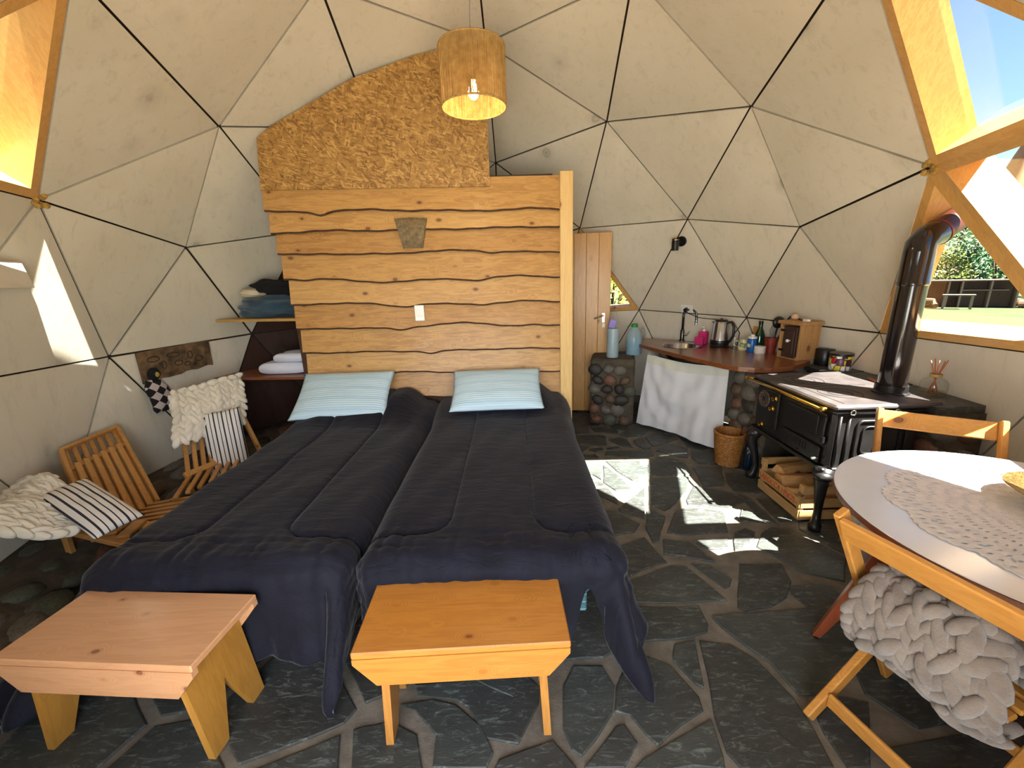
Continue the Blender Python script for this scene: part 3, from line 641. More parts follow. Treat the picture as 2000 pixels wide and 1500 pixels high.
def bed(xc,w,y0,y1,seed,label,dlabel,ext,flare):
    """mattress on a low box; the quilt is draped over it as a top-level thing"""
    ztop=.49;b=thing('bed',(xc,(y0+y1)/2,0),label,'bed',None)
    mb=MB();mb.box((xc,(y0+y1)/2+.02,.16),(w-.08,y1-y0-.10,.1),bev=.006)
    obj('bed_base',mb,M_teal,b)
    for sx in(-1,1):
        for yy in(y0+.18,y1-.12):
            mb=MB();mb.box((xc+sx*(w/2-.12),yy,.056),(.06,.06,.11));obj('leg',mb,M_bedwood,b)
    mb=MB();mb.box((xc,(y0+y1)/2+.012,.335),(w-.03,y1-y0-.03,.24),bev=.035);obj('mattress',mb,M_teal,b)
    L=y1-y0;hw=w/2;rr=random.Random(seed)
    exL,exR,exF=ext        # overhang left, right, foot
    nu,nv=150,230
    seed_in=1 if xc<-.5 else -1
    def base(s,t):
        # s across from -hw-exL to hw+exR ; t from head (0) to L+exF
        ds=0;dt=0;sx=0
        if s<-hw: ds=-hw-s;sx=-1
        elif s>hw: ds=s-hw;sx=1
        if t>L: dt=t-L
        d=math.hypot(ds,dt)
        px_=max(-hw,min(hw,s));ty=min(t,L)
        rr_=.07
        if d<1e-6: out=0;drop=0
        else:
            a=d/rr_
            if a<math.pi/2: out=rr_*math.sin(a);drop=rr_*(1-math.cos(a))
            else: out=rr_;drop=rr_+(d-rr_*math.pi/2)
        ux,uy=(ds/d*sx,dt/d) if d>1e-6 else (0,0)
        z=ztop-drop;fk=.25 if sx*seed_in>0 else 1.0
        corner=min(ds,dt)/max(d,1e-6) if d>1e-6 else 0
        inner=(sx*seed_in>0);fl=((-.02 if inner else .06)+flare.get((sx,1 if dt>0 else 0),0)*smooth01(corner*2.2)) if d>0 else 0
        hang=smooth01((drop-.05)/.4)
        out+=fl*hang
        # folds in the hanging cloth
        ph=(ty if ds>dt else s)*1.0
        fo=.022*math.sin(ph*13+seed)+.015*math.sin(ph*29+seed*2+1.3)+.012*noise.noise(Vector((ph*18,drop*3,seed)))+.05*corner*math.sin(math.atan2(dt,ds+1e-6)*9+seed)
        out+=fo*fk*hang*(1 if d>0 else 0)
        x=px_+ux*out;y=ty+uy*out
        if sx>0: y+=flare.get('fy',0)*smooth01(corner*1.8)*hang
        # raised over the sleeping pillow at the head
        hb=smooth01((.60-t)/.45)*(1-.35*smooth01((t-.0)/-.1))
        bulge=.14*hb*(1-smooth01((abs(s)-hw*.62)/(hw*.55)))
        z+=bulge
        if ds>0: x+=sx*.05*hb
        zz=z
        if zz<.012: # lies on the floor
            ex=.012-zz;x+=ux*ex*.7;y+=uy*ex*.7;zz=.012+.004*math.sin(ex*60)
        return x,y,zz,drop,d
    def seamdist(s,t):
        c=hw*.42;tf=L-.10
        a=abs(abs(s)-c) if t<tf-.12 else 9
        # curve outward near the foot
        q=9
        if abs(s)>c+.12: q=abs(t-tf-.0)
        e=9
        dx=abs(s)-(c+.12);dy=t-(tf-.12)
        if dx<=0 and dy>=0: e=abs(math.hypot(dx,dy)-.12)
        if dx<=0 and dy<0: e=9
        return min(a,q,e)
    P=[];U=[]
    for i in range(nu):
        s=-hw-exL+(2*hw+exL+exR)*i/(nu-1)
        for j in range(nv):
            t=(L+exF*(1-(.60*math.exp(-((s-.375)/.06)**2) if xc>-.5 else 0)))*j/(nv-1)
            x,y,z,drop,d=base(s,t)
            sdn=seamdist(s,t)
            puff=-.013*math.exp(-(sdn/.012)**2)+.006*min(1,sdn/.12)
            v3=Vector((s*2.2,t*1.6,seed));wr=noise.noise(v3*2.1)*.010+noise.noise(Vector((s*9+t*3,t*2.2,seed)))*.006
            wr+=.006*noise.noise(Vector((s*4,t*26,seed)))*math.exp(-((t-L+.02)/.16)**2)*(1 if d>=0 else 0)*2
            wr+=.008*noise.noise(Vector((s*26,t*5,seed+3)))*math.exp(-((t-L+.02)/.14)**2)*1.6
            k=puff+wr
            if drop<.02: z+=k
            else: x+=k*(1 if s>0 else -1)*(1 if abs(s)>hw else 0);y+=k*(1 if t>L else 0)
            if z<.012:z=.012
            P.append(Vector((xc+x,y1-y,z)))
    me=bpy.data.meshes.new('comforter')
    F=[(i*nv+j,(i+1)*nv+j,(i+1)*nv+j+1,i*nv+j+1) for i in range(nu-1) for j in range(nv-1)]
    me.from_pydata([tuple(p) for p in P],[],F);me.materials.append(M_navy);me.materials.append(plain('grey_lining','#6f7386',.9,0,.1))
    me.shade_smooth()
    o=obj('comforter',me,None);recenter(o);tag(o,dlabel,'comforter','navy comforters on the two beds')
    md=o.modifiers.new('thick','SOLIDIFY');md.thickness=.016;md.offset=-1;md.material_offset_rim=1
    return b
bed(-1.055,.88,-1.17,.80,2.0,'left single bed under a navy comforter, reaching towards the whitewashed dome wall','navy quilted comforter on the left bed, trailing onto the floor behind the pinkish bench',(.42,.34,.42),{(-1,1):.24,(1,1):.04,'fy':.20})
bed(.03,.88,-1.17,.92,5.0,'right single bed under a navy comforter, next to the sunlit floor','navy quilted comforter on the right bed, its corner hanging past the orange pine bench',(.30,.30,.40),{(-1,1):.02,(1,1):.03,'fy':.09})
# ice-blue quilted pillows
def pillowmat():
    m,nt,b=newmat('ice_blue_quilt');v=coords(nt,(1,1,1),False);sp=N(nt,'ShaderNodeSeparateXYZ');nt.links.new(v,sp.inputs[0])
    w_=math_(nt,'ADD',sp.outputs[1],math_(nt,'MULTIPLY',noi(nt,v,6,3,.5),.006))
    s=math_(nt,'SINE',math_(nt,'MULTIPLY',w_,330.0));s2=math_(nt,'SINE',math_(nt,'MULTIPLY',w_,62.0))
    c=mix(nt,ramp(nt,s2,[(.55,(0,0,0,1)),(.75,(.6,.6,.6,1))]),hexc('#c3dbe6'),hexc('#a9c9d8'))
    c=mix(nt,ramp(nt,s,[(.0,(.25,.25,.25,1)),(.2,(0,0,0,1))]),c,hexc('#8fb4c6'))
    nt.links.new(c,b.inputs['Base Color']);b.inputs['Roughness'].default_value=.85
    bump(nt,b,math_(nt,'ADD',s,math_(nt,'MULTIPLY',noi(nt,v,60,4,.6),1.2)),.35,.003);return m
M_pil=pillowmat()
def pillow_mesh(name,w,l,h,seed,mat,n=40,edge=.012,corner=.02):
    mb=MB()
    def f(sg):
        def g(u,v):
            a=u*2-1;b=v*2-1
            e=(1-abs(a)**3.0)*(1-abs(b)**3.0);hh=h/2*max(0,e)**.55
            x=a*w/2*(1-.05*(1-b*b)*0+.0);y=b*l/2
            x*=1-.045*(1-abs(b)**2)*abs(a);y*=1-.06*(1-abs(a)**2)*abs(b)
            z=sg*(hh+ .006*noise.noise(Vector((a*3,b*3,seed)))*e)
            return Vector((x,y,z))
        return g
    mb.grid(f(1),n,n);mb.grid(f(-1),n,n);bmesh.ops.remove_doubles(mb.bm,verts=mb.bm.verts,dist=1e-5)
    me=mb.mesh(name);me.materials.append(mat);me.shade_smooth();return me
def place_local(o,origin,ex,ey):
    ex=Vector(ex).normalized();ey=Vector(ey);ez=ex.cross(ey).normalized();ey=ez.cross(ex)
    M=Matrix((ex,ey,ez)).transposed().to_4x4();M.translation=Vector(origin);o.matrix_world=M;return o
for xa,xb,yf,lab in ((-1.60,-.85,.40,'ice-blue quilted pillow at the head of the left bed, left of the light switch'),(-.365,.365,.37,'ice-blue quilted pillow at the head of the right bed, beside the pale post')):
    o=bpy.data.objects.new('pillow',pillow_mesh('pillow',xb-xa,.48,.13,xa,M_pil));COL.objects.link(o)
    yb=.79 if xa>-.5 else .71
    tag(o,lab,'pillow','ice-blue pillows at the bedhead')
    place_local(o,((xa+xb)/2,(yf+yb)/2+.01,.672),(1,.02,0),(0,yb-yf,.22))
# ---------------- bench-stools ----------------
def bench(quad,h,label,mats,seed,splay=0):
    q=[Vector((*p,0)) for p in quad]   # back-left, back-right, front-right, front-left
    c=(q[0]+q[1]+q[2]+q[3])/4;ex=((q[1]+q[2])-(q[0]+q[3]));w_=ex.length/2;ex.normalize();ey=((q[0]+q[1])-(q[3]+q[2]));l_=ey.length/2;ey=Vector((-ex.y,ex.x,0))
    b=thing('bench',(c.x,c.y,0),label,'bench','pine benches at the foot of the beds')
    def T(u,v,z):return c+ex*u+ey*v+Vector((0,0,z))
    rot=Matrix((ex,ey,Vector((0,0,1)))).transposed();mt,ml=mats
    mb=MB();mb.box(T(0,0,h-.0125),(w_,l_,.025),rot,.004);obj('top_board',mb,mt,b)
    ap=.105
    for sg,nm in((-1,1),(1,1)):
        mb=MB();y=sg*(l_/2-.011)
        P=[(-w_/2+.002,h-.025),(w_/2-.002,h-.025),(w_/2-.002,h-.045),(w_/2-.07,h-.025-ap),(-w_/2+.07,h-.025-ap),(-w_/2+.002,h-.045)]
        f=[T(u,y-.011,z) for u,z in P];g=[T(u,y+.011,z) for u,z in P];n=6
        mb.raw(f+g,[tuple(range(n))[::-1],tuple(range(n,2*n))]+[(i,(i+1)%n,n+(i+1)%n,n+i) for i in range(n)])
        obj('apron',mb,mt,b)
    for sg in(-1,1):
        mb=MB();u0=sg*(w_/2-.095);u1=sg*(w_/2-.075+splay)
        hw=l_/2-.024
        P=[(-hw,h-.025),(hw,h-.025),(hw+.0,0),(hw*.50,0),(0,.20),(-hw*.50,0),(-hw,0)]
        def X(z,off):return u1+(u0-u1)*(z/h)+off
        f=[T(X(z,-.013),v,z) for v,z in P];g=[T(X(z,.013),v,z) for v,z in P];n=7
        mb.raw(f+g,[(0,1,4),(1,2,3,4),(0,4,5,6),(n,n+4,n+1),(n+1,n+4,n+3,n+2),(n,n+6,n+5,n+4)]+[(i,(i+1)%n,n+(i+1)%n,n+i) for i in range(n)])
        obj('leg',mb,ml,b,label='splayed leg board with a notched foot')
    return b
M_bt1=wood('bench_orange','#cc8a38','#a46422','X',rough=.3,knot='#7a3210',kd=1.3,ks=5.0,coat=.5)
M_bl1=wood('bench_orange_leg','#c48a42','#9c682c','Z',rough=.35,kd=.4,coat=.3)
M_bt2=wood('bench_pink','#d6a47a','#bd8a60','X',rough=.26,knot='#74402e',kd=1.2,ks=5.0,coat=.6)
M_bl2=wood('bench_yellow_leg','#c08a38','#9a6a26','Z',rough=.35,kd=.4,coat=.3)
bench([(-.403,-1.252),(.292,-1.224),(.294,-1.541),(-.392,-1.56)],.42,'orange pine bench with dark knots at the foot of the right bed',(M_bt1,M_bl1),1,.0)
bench([(-1.568,-1.247),(-.852,-1.295),(-.861,-1.591),(-1.507,-1.545)],.42,'pinkish pine bench with glossy sheen at the foot of the left bed',(M_bt2,M_bl2),2,.03)
# ---------------- pendant lamp ----------------
pl=thing('pendant_lamp',(-.03,0,2.455),'drum pendant lamp of jute cords with a lit bulb, hanging from the dome top','lamp')
M_jute=plain('jute_cord','#b08a4e',.85,0,.3,60,.6,120)
m,nt,b=newmat('jute_shade_cord');v=coords(nt,(1,1,1),False);nt.links.new(ramp(nt,noi(nt,v,30,4,.6),[(.3,hexc('#9a7a40')),(.7,hexc('#caa868'))]),b.inputs['Base Color'])
b.inputs['Roughness'].default_value=.8;b.inputs['Transmission Weight'].default_value=0
sss=N(nt,'ShaderNodeBsdfTranslucent');sss.inputs[0].default_value=hexc('#d8a850');mx=N(nt,'ShaderNodeMixShader');mx.inputs[0].default_value=.22
out=nt.nodes['Material Output'];nt.links.new(b.outputs[0],mx.inputs[1]);nt.links.new(sss.outputs[0],mx.inputs[2]);nt.links.new(mx.outputs[0],out.inputs[0]);M_jshade=m
mb=MB();rl=random.Random(8);rL=.178
nc=230
for k in range(nc):
    a=2*math.pi*k/nc;r0=rL+rl.uniform(-.0015,.0015);a2=a+rl.uniform(-.006,.006)
    mb.tube([(-.03+r0*math.cos(a),r0*math.sin(a),2.455),(-.03+r0*math.cos((a+a2)/2),r0*math.sin((a+a2)/2),2.59),(-.03+r0*math.cos(a2),r0*math.sin(a2),2.735)],rl.uniform(.0019,.0027),4,cap=False)
obj('cord_shade',mb,M_jshade,pl,smooth=True,kind='stuff')
for z in(2.455,2.735):
    mb=MB();mb.tube([(-.03+rL*math.cos(2*math.pi*k/48),rL*math.sin(2*math.pi*k/48),z) for k in range(48)],.005,6,closed=True);obj('shade_ring',mb,M_jute,pl,smooth=True)
for k in range(3):
    a=2*math.pi*k/3+.5;mb=MB();mb.tube([(-.03,0,2.72),(-.03+rL*math.cos(a),rL*math.sin(a),2.73)],.002,5);obj('spider_arm',mb,M_jute,pl)
mb=MB();mb.tube([(-.03,0,2.64),(-.03,0,2.9),(-.01,0,3.37)],.0028,6);obj('cord',mb,plain('cord_fabric','#8d8a82',.8),pl)
mb=MB();mb.lathe([(0,2.65),(.018,2.65),(.02,2.60),(.016,2.585),(0,2.585)],(-.03,0,0),14);obj('lamp_holder',mb,plain('black_iron','#1a1918',.5,.3,.1),pl,smooth=True,ang=40)
mb=MB();mb.lathe([(0,2.492),(.014,2.495),(.026,2.510),(.030,2.528),(.026,2.55),(.016,2.572),(.013,2.59),(0,2.592)],(-.03,0,0),18)
obj('bulb',mb,emis('bulb_glow',(1,.78,.42,1),28),pl,smooth=True,label='glowing warm bulb')
ld=bpy.data.lights.new('bulb_light','POINT');ld.energy=3.5;ld.color=(1,.72,.38);ld.shadow_soft_size=.03
lo_=bpy.data.objects.new('bulb_light',ld);COL.objects.link(lo_);lo_.location=(-.03,0,2.47)
# ---------------- kitchen: stone base, worktop, sink ----------------
M_top=wood('worktop_wood','#94562c','#5e3016','Y',rough=.3,knot='#4a2410',kd=.4,coat=.4)
def stone_wall(name,label,a,b,z0,z1,th,cat='counter base',seed=1,top=True,sz=.075):
    a=Vector((*a,0));b=Vector((*b,0));d=(b-a);L=d.length;d.normalize();nn=Vector((d.y,-d.x,0))
    c=(a+b)/2-nn*th/2;t=thing(name,(c.x,c.y,z0),label,cat)
    rot=Matrix((d,Vector((-nn.x,-nn.y,0)),Vector((0,0,1)))).transposed()
    mb=MB();mb.box((c.x,c.y,(z0+z1)/2),(L,th,z1-z0),rot,.02);obj('mortar_core',mb,M_rubmort,t)
    rr=random.Random(seed);z=z0+sz*.8;row=0
    while z<z1-sz*.4:
        u=sz*(.6 if row%2 else 1.1)
        while u<L-sz*.3:
            s=sz*rr.uniform(.75,1.15)
            p=a+d*(u+rr.uniform(-.01,.01))+Vector((0,0,z+rr.uniform(-.012,.012)))-nn*.006
            ang=math.atan2(d.y,d.x)
            peb(t,p,(s*1.02,.045,s*rr.uniform(.72,.95)),(rr.uniform(-.1,.1),rr.uniform(-.5,.5),ang),rr)
            u+=s*1.86
        z+=sz*1.42;row+=1
    # end faces
    return t,rot
stone_wall('stone_counter_base','river-stone counter base left of the white curtain, carrying the water jug',(.93,1.53),(1.36,1.42),0,.70,.50,seed=4)
sp=stone_wall('stone_pier','river-stone pier between the white curtain and the black stove',(1.955,.70),(2.03,.335),0,.775,.30,cat='pier',seed=7)[0]
# worktop outline (seen from above)
WT=[(1.415,1.935),(1.43,1.82),(1.555,1.30),(1.69,.84),(1.80,.55),(1.86,.47),(1.95,.41),(2.06,.385),(2.25,.43),(2.50,.60),(2.505,.86),(2.40,1.22),(2.13,1.62),(1.93,1.86),(1.70,2.03),(1.52,2.10)]
def holed(poly,hc,hr,z0,z1,mb):
    n=36
    H=[(hc[0]+hr*math.cos(2*math.pi*k/n),hc[1]+hr*math.sin(2*math.pi*k/n)) for k in range(n)]
    for z,fl in((z0,1),(z1,0)):
        vo_=[mb.bm.verts.new((*p,z)) for p in poly];vi=[mb.bm.verts.new((*p,z)) for p in H]
        es=[mb.bm.edges.new((vo_[i],vo_[(i+1)%len(vo_)])) for i in range(len(vo_))]+[mb.bm.edges.new((vi[i],vi[(i+1)%n])) for i in range(n)]
        bmesh.ops.triangle_fill(mb.bm,use_beauty=True,use_dissolve=False,edges=es)
        if z==z0:lo=(vo_,vi)
        else:hi=(vo_,vi)
    for q in(0,1):
        m_=len(lo[q])
        for i in range(m_): mb._f([lo[q][i],lo[q][(i+1)%m_],hi[q][(i+1)%m_],hi[q][i]])
SK=(1.835,1.475)
mb=MB();holed(WT,SK,.175,.785,.82,mb)
wt=solo('worktop',mb,M_top,'reddish brown wooden kitchen worktop with rounded end above the white curtain','worktop')
M_steel=plain('brushed_steel','#b9bab8',.24,1,.05)
sk_=thing('sink',(SK[0],SK[1],.70),'round stainless steel sink set in the wooden worktop','sink')
mb=MB();mb.lathe([(.192,.8225),(.19,.826),(.176,.825),(.168,.815),(.16,.73),(.14,.70),(.05,.692),(.0,.692)],(SK[0],SK[1],0),40);obj('basin',mb,M_steel,sk_,smooth=True,ang=50)
mb=MB();mb.lathe([(0,.6935),(.03,.6935),(.032,.697),(.02,.696),(0,.695)],(SK[0],SK[1],0),20);obj('drain',mb,M_chrome,sk_,smooth=True)
fa=thing('faucet',(1.965,1.80,.82),'dark steel gooseneck kitchen faucet behind the round sink','faucet')
FX,FY=1.965,1.80;fd=Vector((SK[0]-FX,SK[1]-FY,0)).normalized()
M_dsteel=plain('dark_steel','#5a5a5a',.22,1,.05)
mb=MB();mb.lathe([(0,.82),(.03,.82),(.03,.828),(.022,.832),(.021,.93),(.014,.945),(0,.945)],(FX,FY,0),18);obj('body',mb,M_dsteel,fa,smooth=True,ang=40)
sdv=Vector((.8,-.6,0)).normalized()
mb=MB();P=[];
for k in range(15):
    a=math.pi*k/14;P.append(Vector((FX,FY,0))+sdv*(.065*(1-math.cos(a)))+Vector((0,0,1.09+.065*math.sin(a))))
mb.tube([(FX,FY,.94)]+P+[P[-1]+Vector((0,0,-.05)),P[-1]+Vector((0,0,-.07))],[.013]*16+[.013,.015],10);obj('spout',mb,M_dsteel,fa,smooth=True)
mb=MB();mb.tube([P[-1]+Vector((0,0,-.05)),P[-1]+Vector((0,0,-.10))],.014,12);obj('spray_head',mb,M_chrome,fa,smooth=True,ang=40)
mb=MB();mb.tube([(FX,FY,.885),Vector((FX,FY,.885))+sdv*.055],.013,10);mb.tube([Vector((FX,FY,.885))+sdv*.05,Vector((FX,FY,.93))+sdv*.075],.005,8);obj('lever',mb,M_chrome,fa,smooth=True,ang=40)
# curtain
M_curt=plain('white_cotton','#d9dade',.85,0,.03,8,.2,200,sheen=.2)
M_curt2=plain('white_hem','#d3d4c8',.85,0,.04,8,.2,200)
ca,cb=Vector((1.475,1.40,0)),Vector((1.925,.715,0));cd=(cb-ca);cL=cd.length;cd.normalize();cn=Vector((cd.y,-cd.x,0))
if cn.x>0:cn=-cn
def curt(u,v,off=0):
    # u along, v from top 0 to bottom 1
    z0=.775-.035*math.sin(math.pi*min(1,u*1.0))*1.2
    fold=(.007*math.sin(u*19+.8)+.004*math.sin(u*41+2+v*2)+.018*math.sin(u*8+v*1.3))*(.35+.65*v)
    swag=.028*math.exp(-((u-.42-.1*v)/.22)**2)*math.sin(min(1,v*1.5)*math.pi)
    # diagonal catenary folds from upper left
    fold+=.012*math.sin(14*(v+.9*(u-.45)**2*4))*math.exp(-((u-.42)/.33)**2)*smooth01(v*3)*(1-smooth01((v-.75)*4))
    z=z0+(.03-z0)*v+ .03*v*(1-abs(u-.5))*.3
    spread=1+.10*v
    uu=.5+(u-.5)*spread-.03*v
    return ca+cd*(uu*cL)+cn*(fold+swag+off+.03*v)+Vector((0,0,z))
mb=MB();mb.grid(lambda u,v:curt(u,v),90,60);mb.grid(lambda u,v:curt(u,v,-.004),90,60)
ct=solo('curtain',mb,M_curt,'white cotton curtain hanging under the sink worktop','curtain',smooth=True)
L_=-ct.location
mb=MB();mb.grid(lambda u,v:curt(u,v*.12,.002),90,6);o=obj('heading_band',mb,M_curt2,smooth=True,kind=None);WORLDLOC[ct.name]=ct.location.copy()
o.parent=ct;o.data.transform(Matrix.Translation(-ct.location))
cr=solo('curtain_rod',MB().tube([curt(0,.02,.0)+Vector((0,0,.004)),curt(.25,.02)+Vector((0,0,.018)),curt(.5,.02)+Vector((0,0,.022)),curt(.75,.02)+Vector((0,0,.018)),curt(1,.02)+Vector((0,0,.004))],.004,6),plain('black_iron','#1a1918',.5,.3,.1),'thin black rod threading the white curtain under the worktop','rod')
# --- on the counter ---
def bottle(name,loc,prof,mat,label,cat,extra=(),group=None,n=24):
    t=thing(name,loc,label,cat,group)
    mb=MB();mb.lathe(prof,loc,n);obj('body',mb,mat,t,smooth=True,ang=50)
    for nm,pf,mt in extra:
        mb=MB();mb.lathe(pf,loc,n);obj(nm,mb,mt,t,smooth=True,ang=50)
    return t
zc=.82
M_black=plain('black_plastic','#141414',.35,0,.1)
k=bottle('kettle',(2.15,1.36,zc),[(0,.025),(.082,.025),(.083,.03),(.083,.07),(.081,.075),(.068,.23),(.06,.245),(0,.25)],M_steel,'stainless steel electric kettle on the wooden worktop','kettle',
  [('base',[(0,0),(.085,0),(.088,.012),(.078,.024),(0,.026)],M_black),('band',[(.0835,.028),(.0845,.03),(.0845,.068),(.0835,.07)],M_black),('lid',[(0,.25),(.058,.247),(.05,.262),(.012,.265),(.01,.275),(0,.276)],M_black)])
kv=Vector((.55,-.83,0)).normalized();kc=Vector((2.15,1.36,zc))
mb=MB();mb.tube([kc+kv*.06+Vector((0,0,.235)),kc+kv*.10+Vector((0,0,.245)),kc+kv*.125+Vector((0,0,.20)),kc+kv*.125+Vector((0,0,.12)),kc+kv*.10+Vector((0,0,.06)),kc+kv*.08+Vector((0,0,.05))],[.012,.013,.013,.012,.011,.01],8);obj('handle',mb,M_black,k,smooth=True)
mb=MB();mb.raw([kc-kv*.06+Vector((0,.02,.2)),kc-kv*.06+Vector((0,-.02,.2)),kc-kv*.095+Vector((0,0,.235)),kc-kv*.055+Vector((0,.02,.24)),kc-kv*.055+Vector((0,-.02,.24))],[(0,1,2),(0,2,3),(1,4,2),(3,2,4),(0,3,4,1)]);obj('spout',mb,M_steel,k)
# outlet, cords
def on_dome(P,off=.0):
    """push point P radially to the panel surface and return (point, inward normal)"""
    d=(Vector(P)-CTR).normalized()
    for t in DT:
        A,B,C=[DV[q] for q in t];n=(B-A).cross(C-A)
        dn_=n.dot(d)
        if abs(dn_)<1e-9:continue
        s=n.dot(A-CTR)/dn_
        if s<=0:continue
        X=CTR+d*s
        if all((b_-a_).cross(X-a_).dot(n)>=-1e-6 for a_,b_ in((A,B),(B,C),(C,A))):
            n=n.normalized();n=n if n.dot(d)<0 else -n
            return X+n*off,n
    return Vector(P),-d
def frame_on(P):
    X,n=on_dome(P);ex=Vector((0,0,1)).cross(n).normalized();ez=n.cross(ex)
    return X,n,Matrix((ex,-n,ez)).transposed()
X,n_,rt_=frame_on((1.991,1.788,1.16))
ol=thing('wall_outlet',X,'white wall outlet plate with a black plug above the faucet','outlet')
mb=MB();mb.box(X+n_*.006,(.13,.012,.085),rt_,.004);obj('cover_plate',mb,M_white,ol)
mb=MB();mb.tube([X+n_*.012,X+n_*.045],.019,12);obj('plug',mb,M_black,ol,smooth=True,ang=40)
p0=X+n_*.045
obj('power_cord',MB().tube([p0,p0+Vector((.02,-.04,-.03)),(2.06,1.66,1.075),(2.13,1.56,1.07),(2.20,1.46,1.07),(2.27,1.36,1.05),(2.29,1.28,.96),(2.26,1.24,.86),(2.22,1.25,.827),(2.2,1.30,.826)],.004,7),M_black,k,smooth=True,label='black cord drooping along the wall from the outlet')
# pink dispenser
M_pink=plain('pink_plastic','#cf2f72',.35,0,.06)
pk=thing('soap_dispenser',(2.06,1.55,zc),'square pink soap dispenser with a lower sponge box, left of the kettle','dispenser')
rp=Matrix.Rotation(R(-50),3,'Z')
mb=MB();mb.box((2.075,1.545,zc+.065),(.075,.07,.13),rp,.006);obj('body',mb,M_pink,pk)
mb=MB();mb.box((2.025,1.515,zc+.04),(.085,.05,.08),rp,.006);obj('sponge_box',mb,M_pink,pk)
mb=MB();mb.lathe([(0,.13),(.014,.13),(.012,.15),(.004,.152),(.004,.17),(0,.17)],(2.075,1.545,zc),12);mb.box((2.06,1.535,zc+.172),(.04,.012,.01),rp,.002);obj('pump',mb,M_white,pk,smooth=True,ang=40)
M_glass=glassmat('clear_glass',(.93,.95,.95,1),.09)
bottle('drinking_glass',(2.225,1.23,zc),[(0,.002),(.032,0),(.038,.10)],M_glass,'plain drinking glass between the kettle and the yellow mug','glass')
M_mug=None
m,nt,b=newmat('flower_mug');v=coords(nt,(1,1,1),False);vo=N(nt,'ShaderNodeTexVoronoi');vo.inputs['Scale'].default_value=32;nt.links.new(v,vo.inputs['Vector'])
nt.links.new(ramp(nt,vo.outputs['Distance'],[(.2,hexc('#e9d43a')),(.32,hexc('#f4f0e0')),(.6,hexc('#cfd0a8')),(.8,hexc('#7b8a5a'))]),b.inputs['Base Color']);b.inputs['Roughness'].default_value=.25;M_mug=m
mg=bottle('mug',(2.262,1.155,zc),[(0,.0),(.034,.0),(.040,.01),(.041,.095),(.037,.095),(.034,.012),(0,.01)],M_mug,'white mug with yellow flowers left of the blue tin','mug')
solo('mug_handle_x',MB().tube([(0,0,0),(0,0,.01)],.001,4),M_mug,'x','x') if False else None
mb=MB();c_=Vector((2.262,1.155,zc));mb.tube([c_+Vector((-.03,.028,.08)),c_+Vector((-.055,.045,.075)),c_+Vector((-.058,.047,.04)),c_+Vector((-.03,.028,.025))],.005,7);obj('handle',mb,M_mug,mg,smooth=True)
M_blue=plain('blue_print','#2167b4',.3,.1,.25,30)
bt=bottle('tin',(2.285,1.05,zc),[(0,0),(.034,0),(.036,.004),(.036,.118),(.034,.122)],M_blue,'tall blue printed tin in front of the green bottle','tin',[('lid',[(.036,.122),(.037,.128),(.034,.138),(.018,.140),(.016,.155),(.0,.156)],M_white)])
mb=MB();mb.box((2.285-.034,1.05-.012,zc+.06),(.004,.03,.03),Matrix.Rotation(R(20),3,'Z'),.001);obj('label_patch',mb,plain('label_cream','#e0cfa0',.5,0,.3,60),bt)
M_ggreen=plain('green_glass','#12351c',.12,0,.1,coat=.6)
bottle('green_bottle',(2.40,1.14,zc),[(0,0),(.044,0),(.046,.01),(.046,.12),(.036,.16),(.018,.20),(.016,.25),(.018,.255),(0,.256)],M_ggreen,'dark green glass bottle behind the white jar','bottle',[('cap',[(.0185,.235),(.019,.262),(0,.264)],M_black)])
M_tub=plain('white_tub','#e7e4dc',.3,0,.03)
bottle('jar',(2.315,.975,zc),[(0,0),(.042,0),(.045,.008),(.045,.046),(.042,.048)],M_tub,'squat white jar in front of the green bottle','jar',[('lid',[(.042,.048),(.046,.05),(.046,.062),(0,.064)],M_tub)])
# utensil pot
up=thing('utensil_pot',(2.42,1.0,zc),'rusty red pot holding kitchen utensils, left of the rustic wooden box','pot')
M_red=plain('red_clay','#8e2f1c',.5,0,.4,18)
mb=MB();mb.lathe([(0,0),(.040,0),(.050,.13),(.046,.13),(.037,.01),(0,.01)],(2.42,1.0,zc),20);obj('pot_body',mb,M_red,up,smooth=True,ang=50)
M_bladegrey=plain('grey_plastic','#8f8f96',.4,.2,.1);M_spat=plain('orange_wood_spatula','#c98a3e',.5)
def ut(name,a,b,r,headfn,mat,label,cat='utensil'):
    t=thing(name,a,label,cat,'utensils in the red pot');mb=MB();mb.tube([a,b],r,7);obj('handle',mb,mat,t,smooth=True);mb=MB();headfn(mb,Vector(b),(Vector(b)-Vector(a)).normalized());obj('head',mb,mat,t,smooth=True,ang=50)
base_=Vector((2.42,1.0,zc+.02))
def whisk(mb,b,d):
    for k in range(7):
        a=math.pi*k/7;s=Vector((math.cos(a),math.sin(a),0))
        mb.tube([b,b+d*.03+s*.022,b+d*.08+s*.03,b+d*.12+s*.015,b+d*.13,b+d*.12-s*.015,b+d*.08-s*.03,b+d*.03-s*.022,b],.0016,4)
ut('whisk',base_,base_+Vector((.02,.02,.10)),.006,whisk,M_bladegrey,'grey wire whisk standing in the red pot')
def ladle(mb,b,d): mb.ell(b+d*.045,(.052,.022,.052),nu=14,nv=8)
ut('ladle',base_+Vector((.01,-.01,0)),base_+Vector((.03,-.015,.20)),.006,ladle,M_black,'black slotted ladle leaning in the red pot')
def spoonh(mb,b,d): mb.tube([b,b+d*.03+Vector((.01,-.02,.01)),b+d*.03+Vector((.03,-.05,.012))],[.006,.008,.006],8)
ut('serving_fork',base_+Vector((.02,-.01,0)),base_+Vector((.07,-.06,.26)),.006,spoonh,M_black,'black hooked serving spoon leaning over the wooden box')
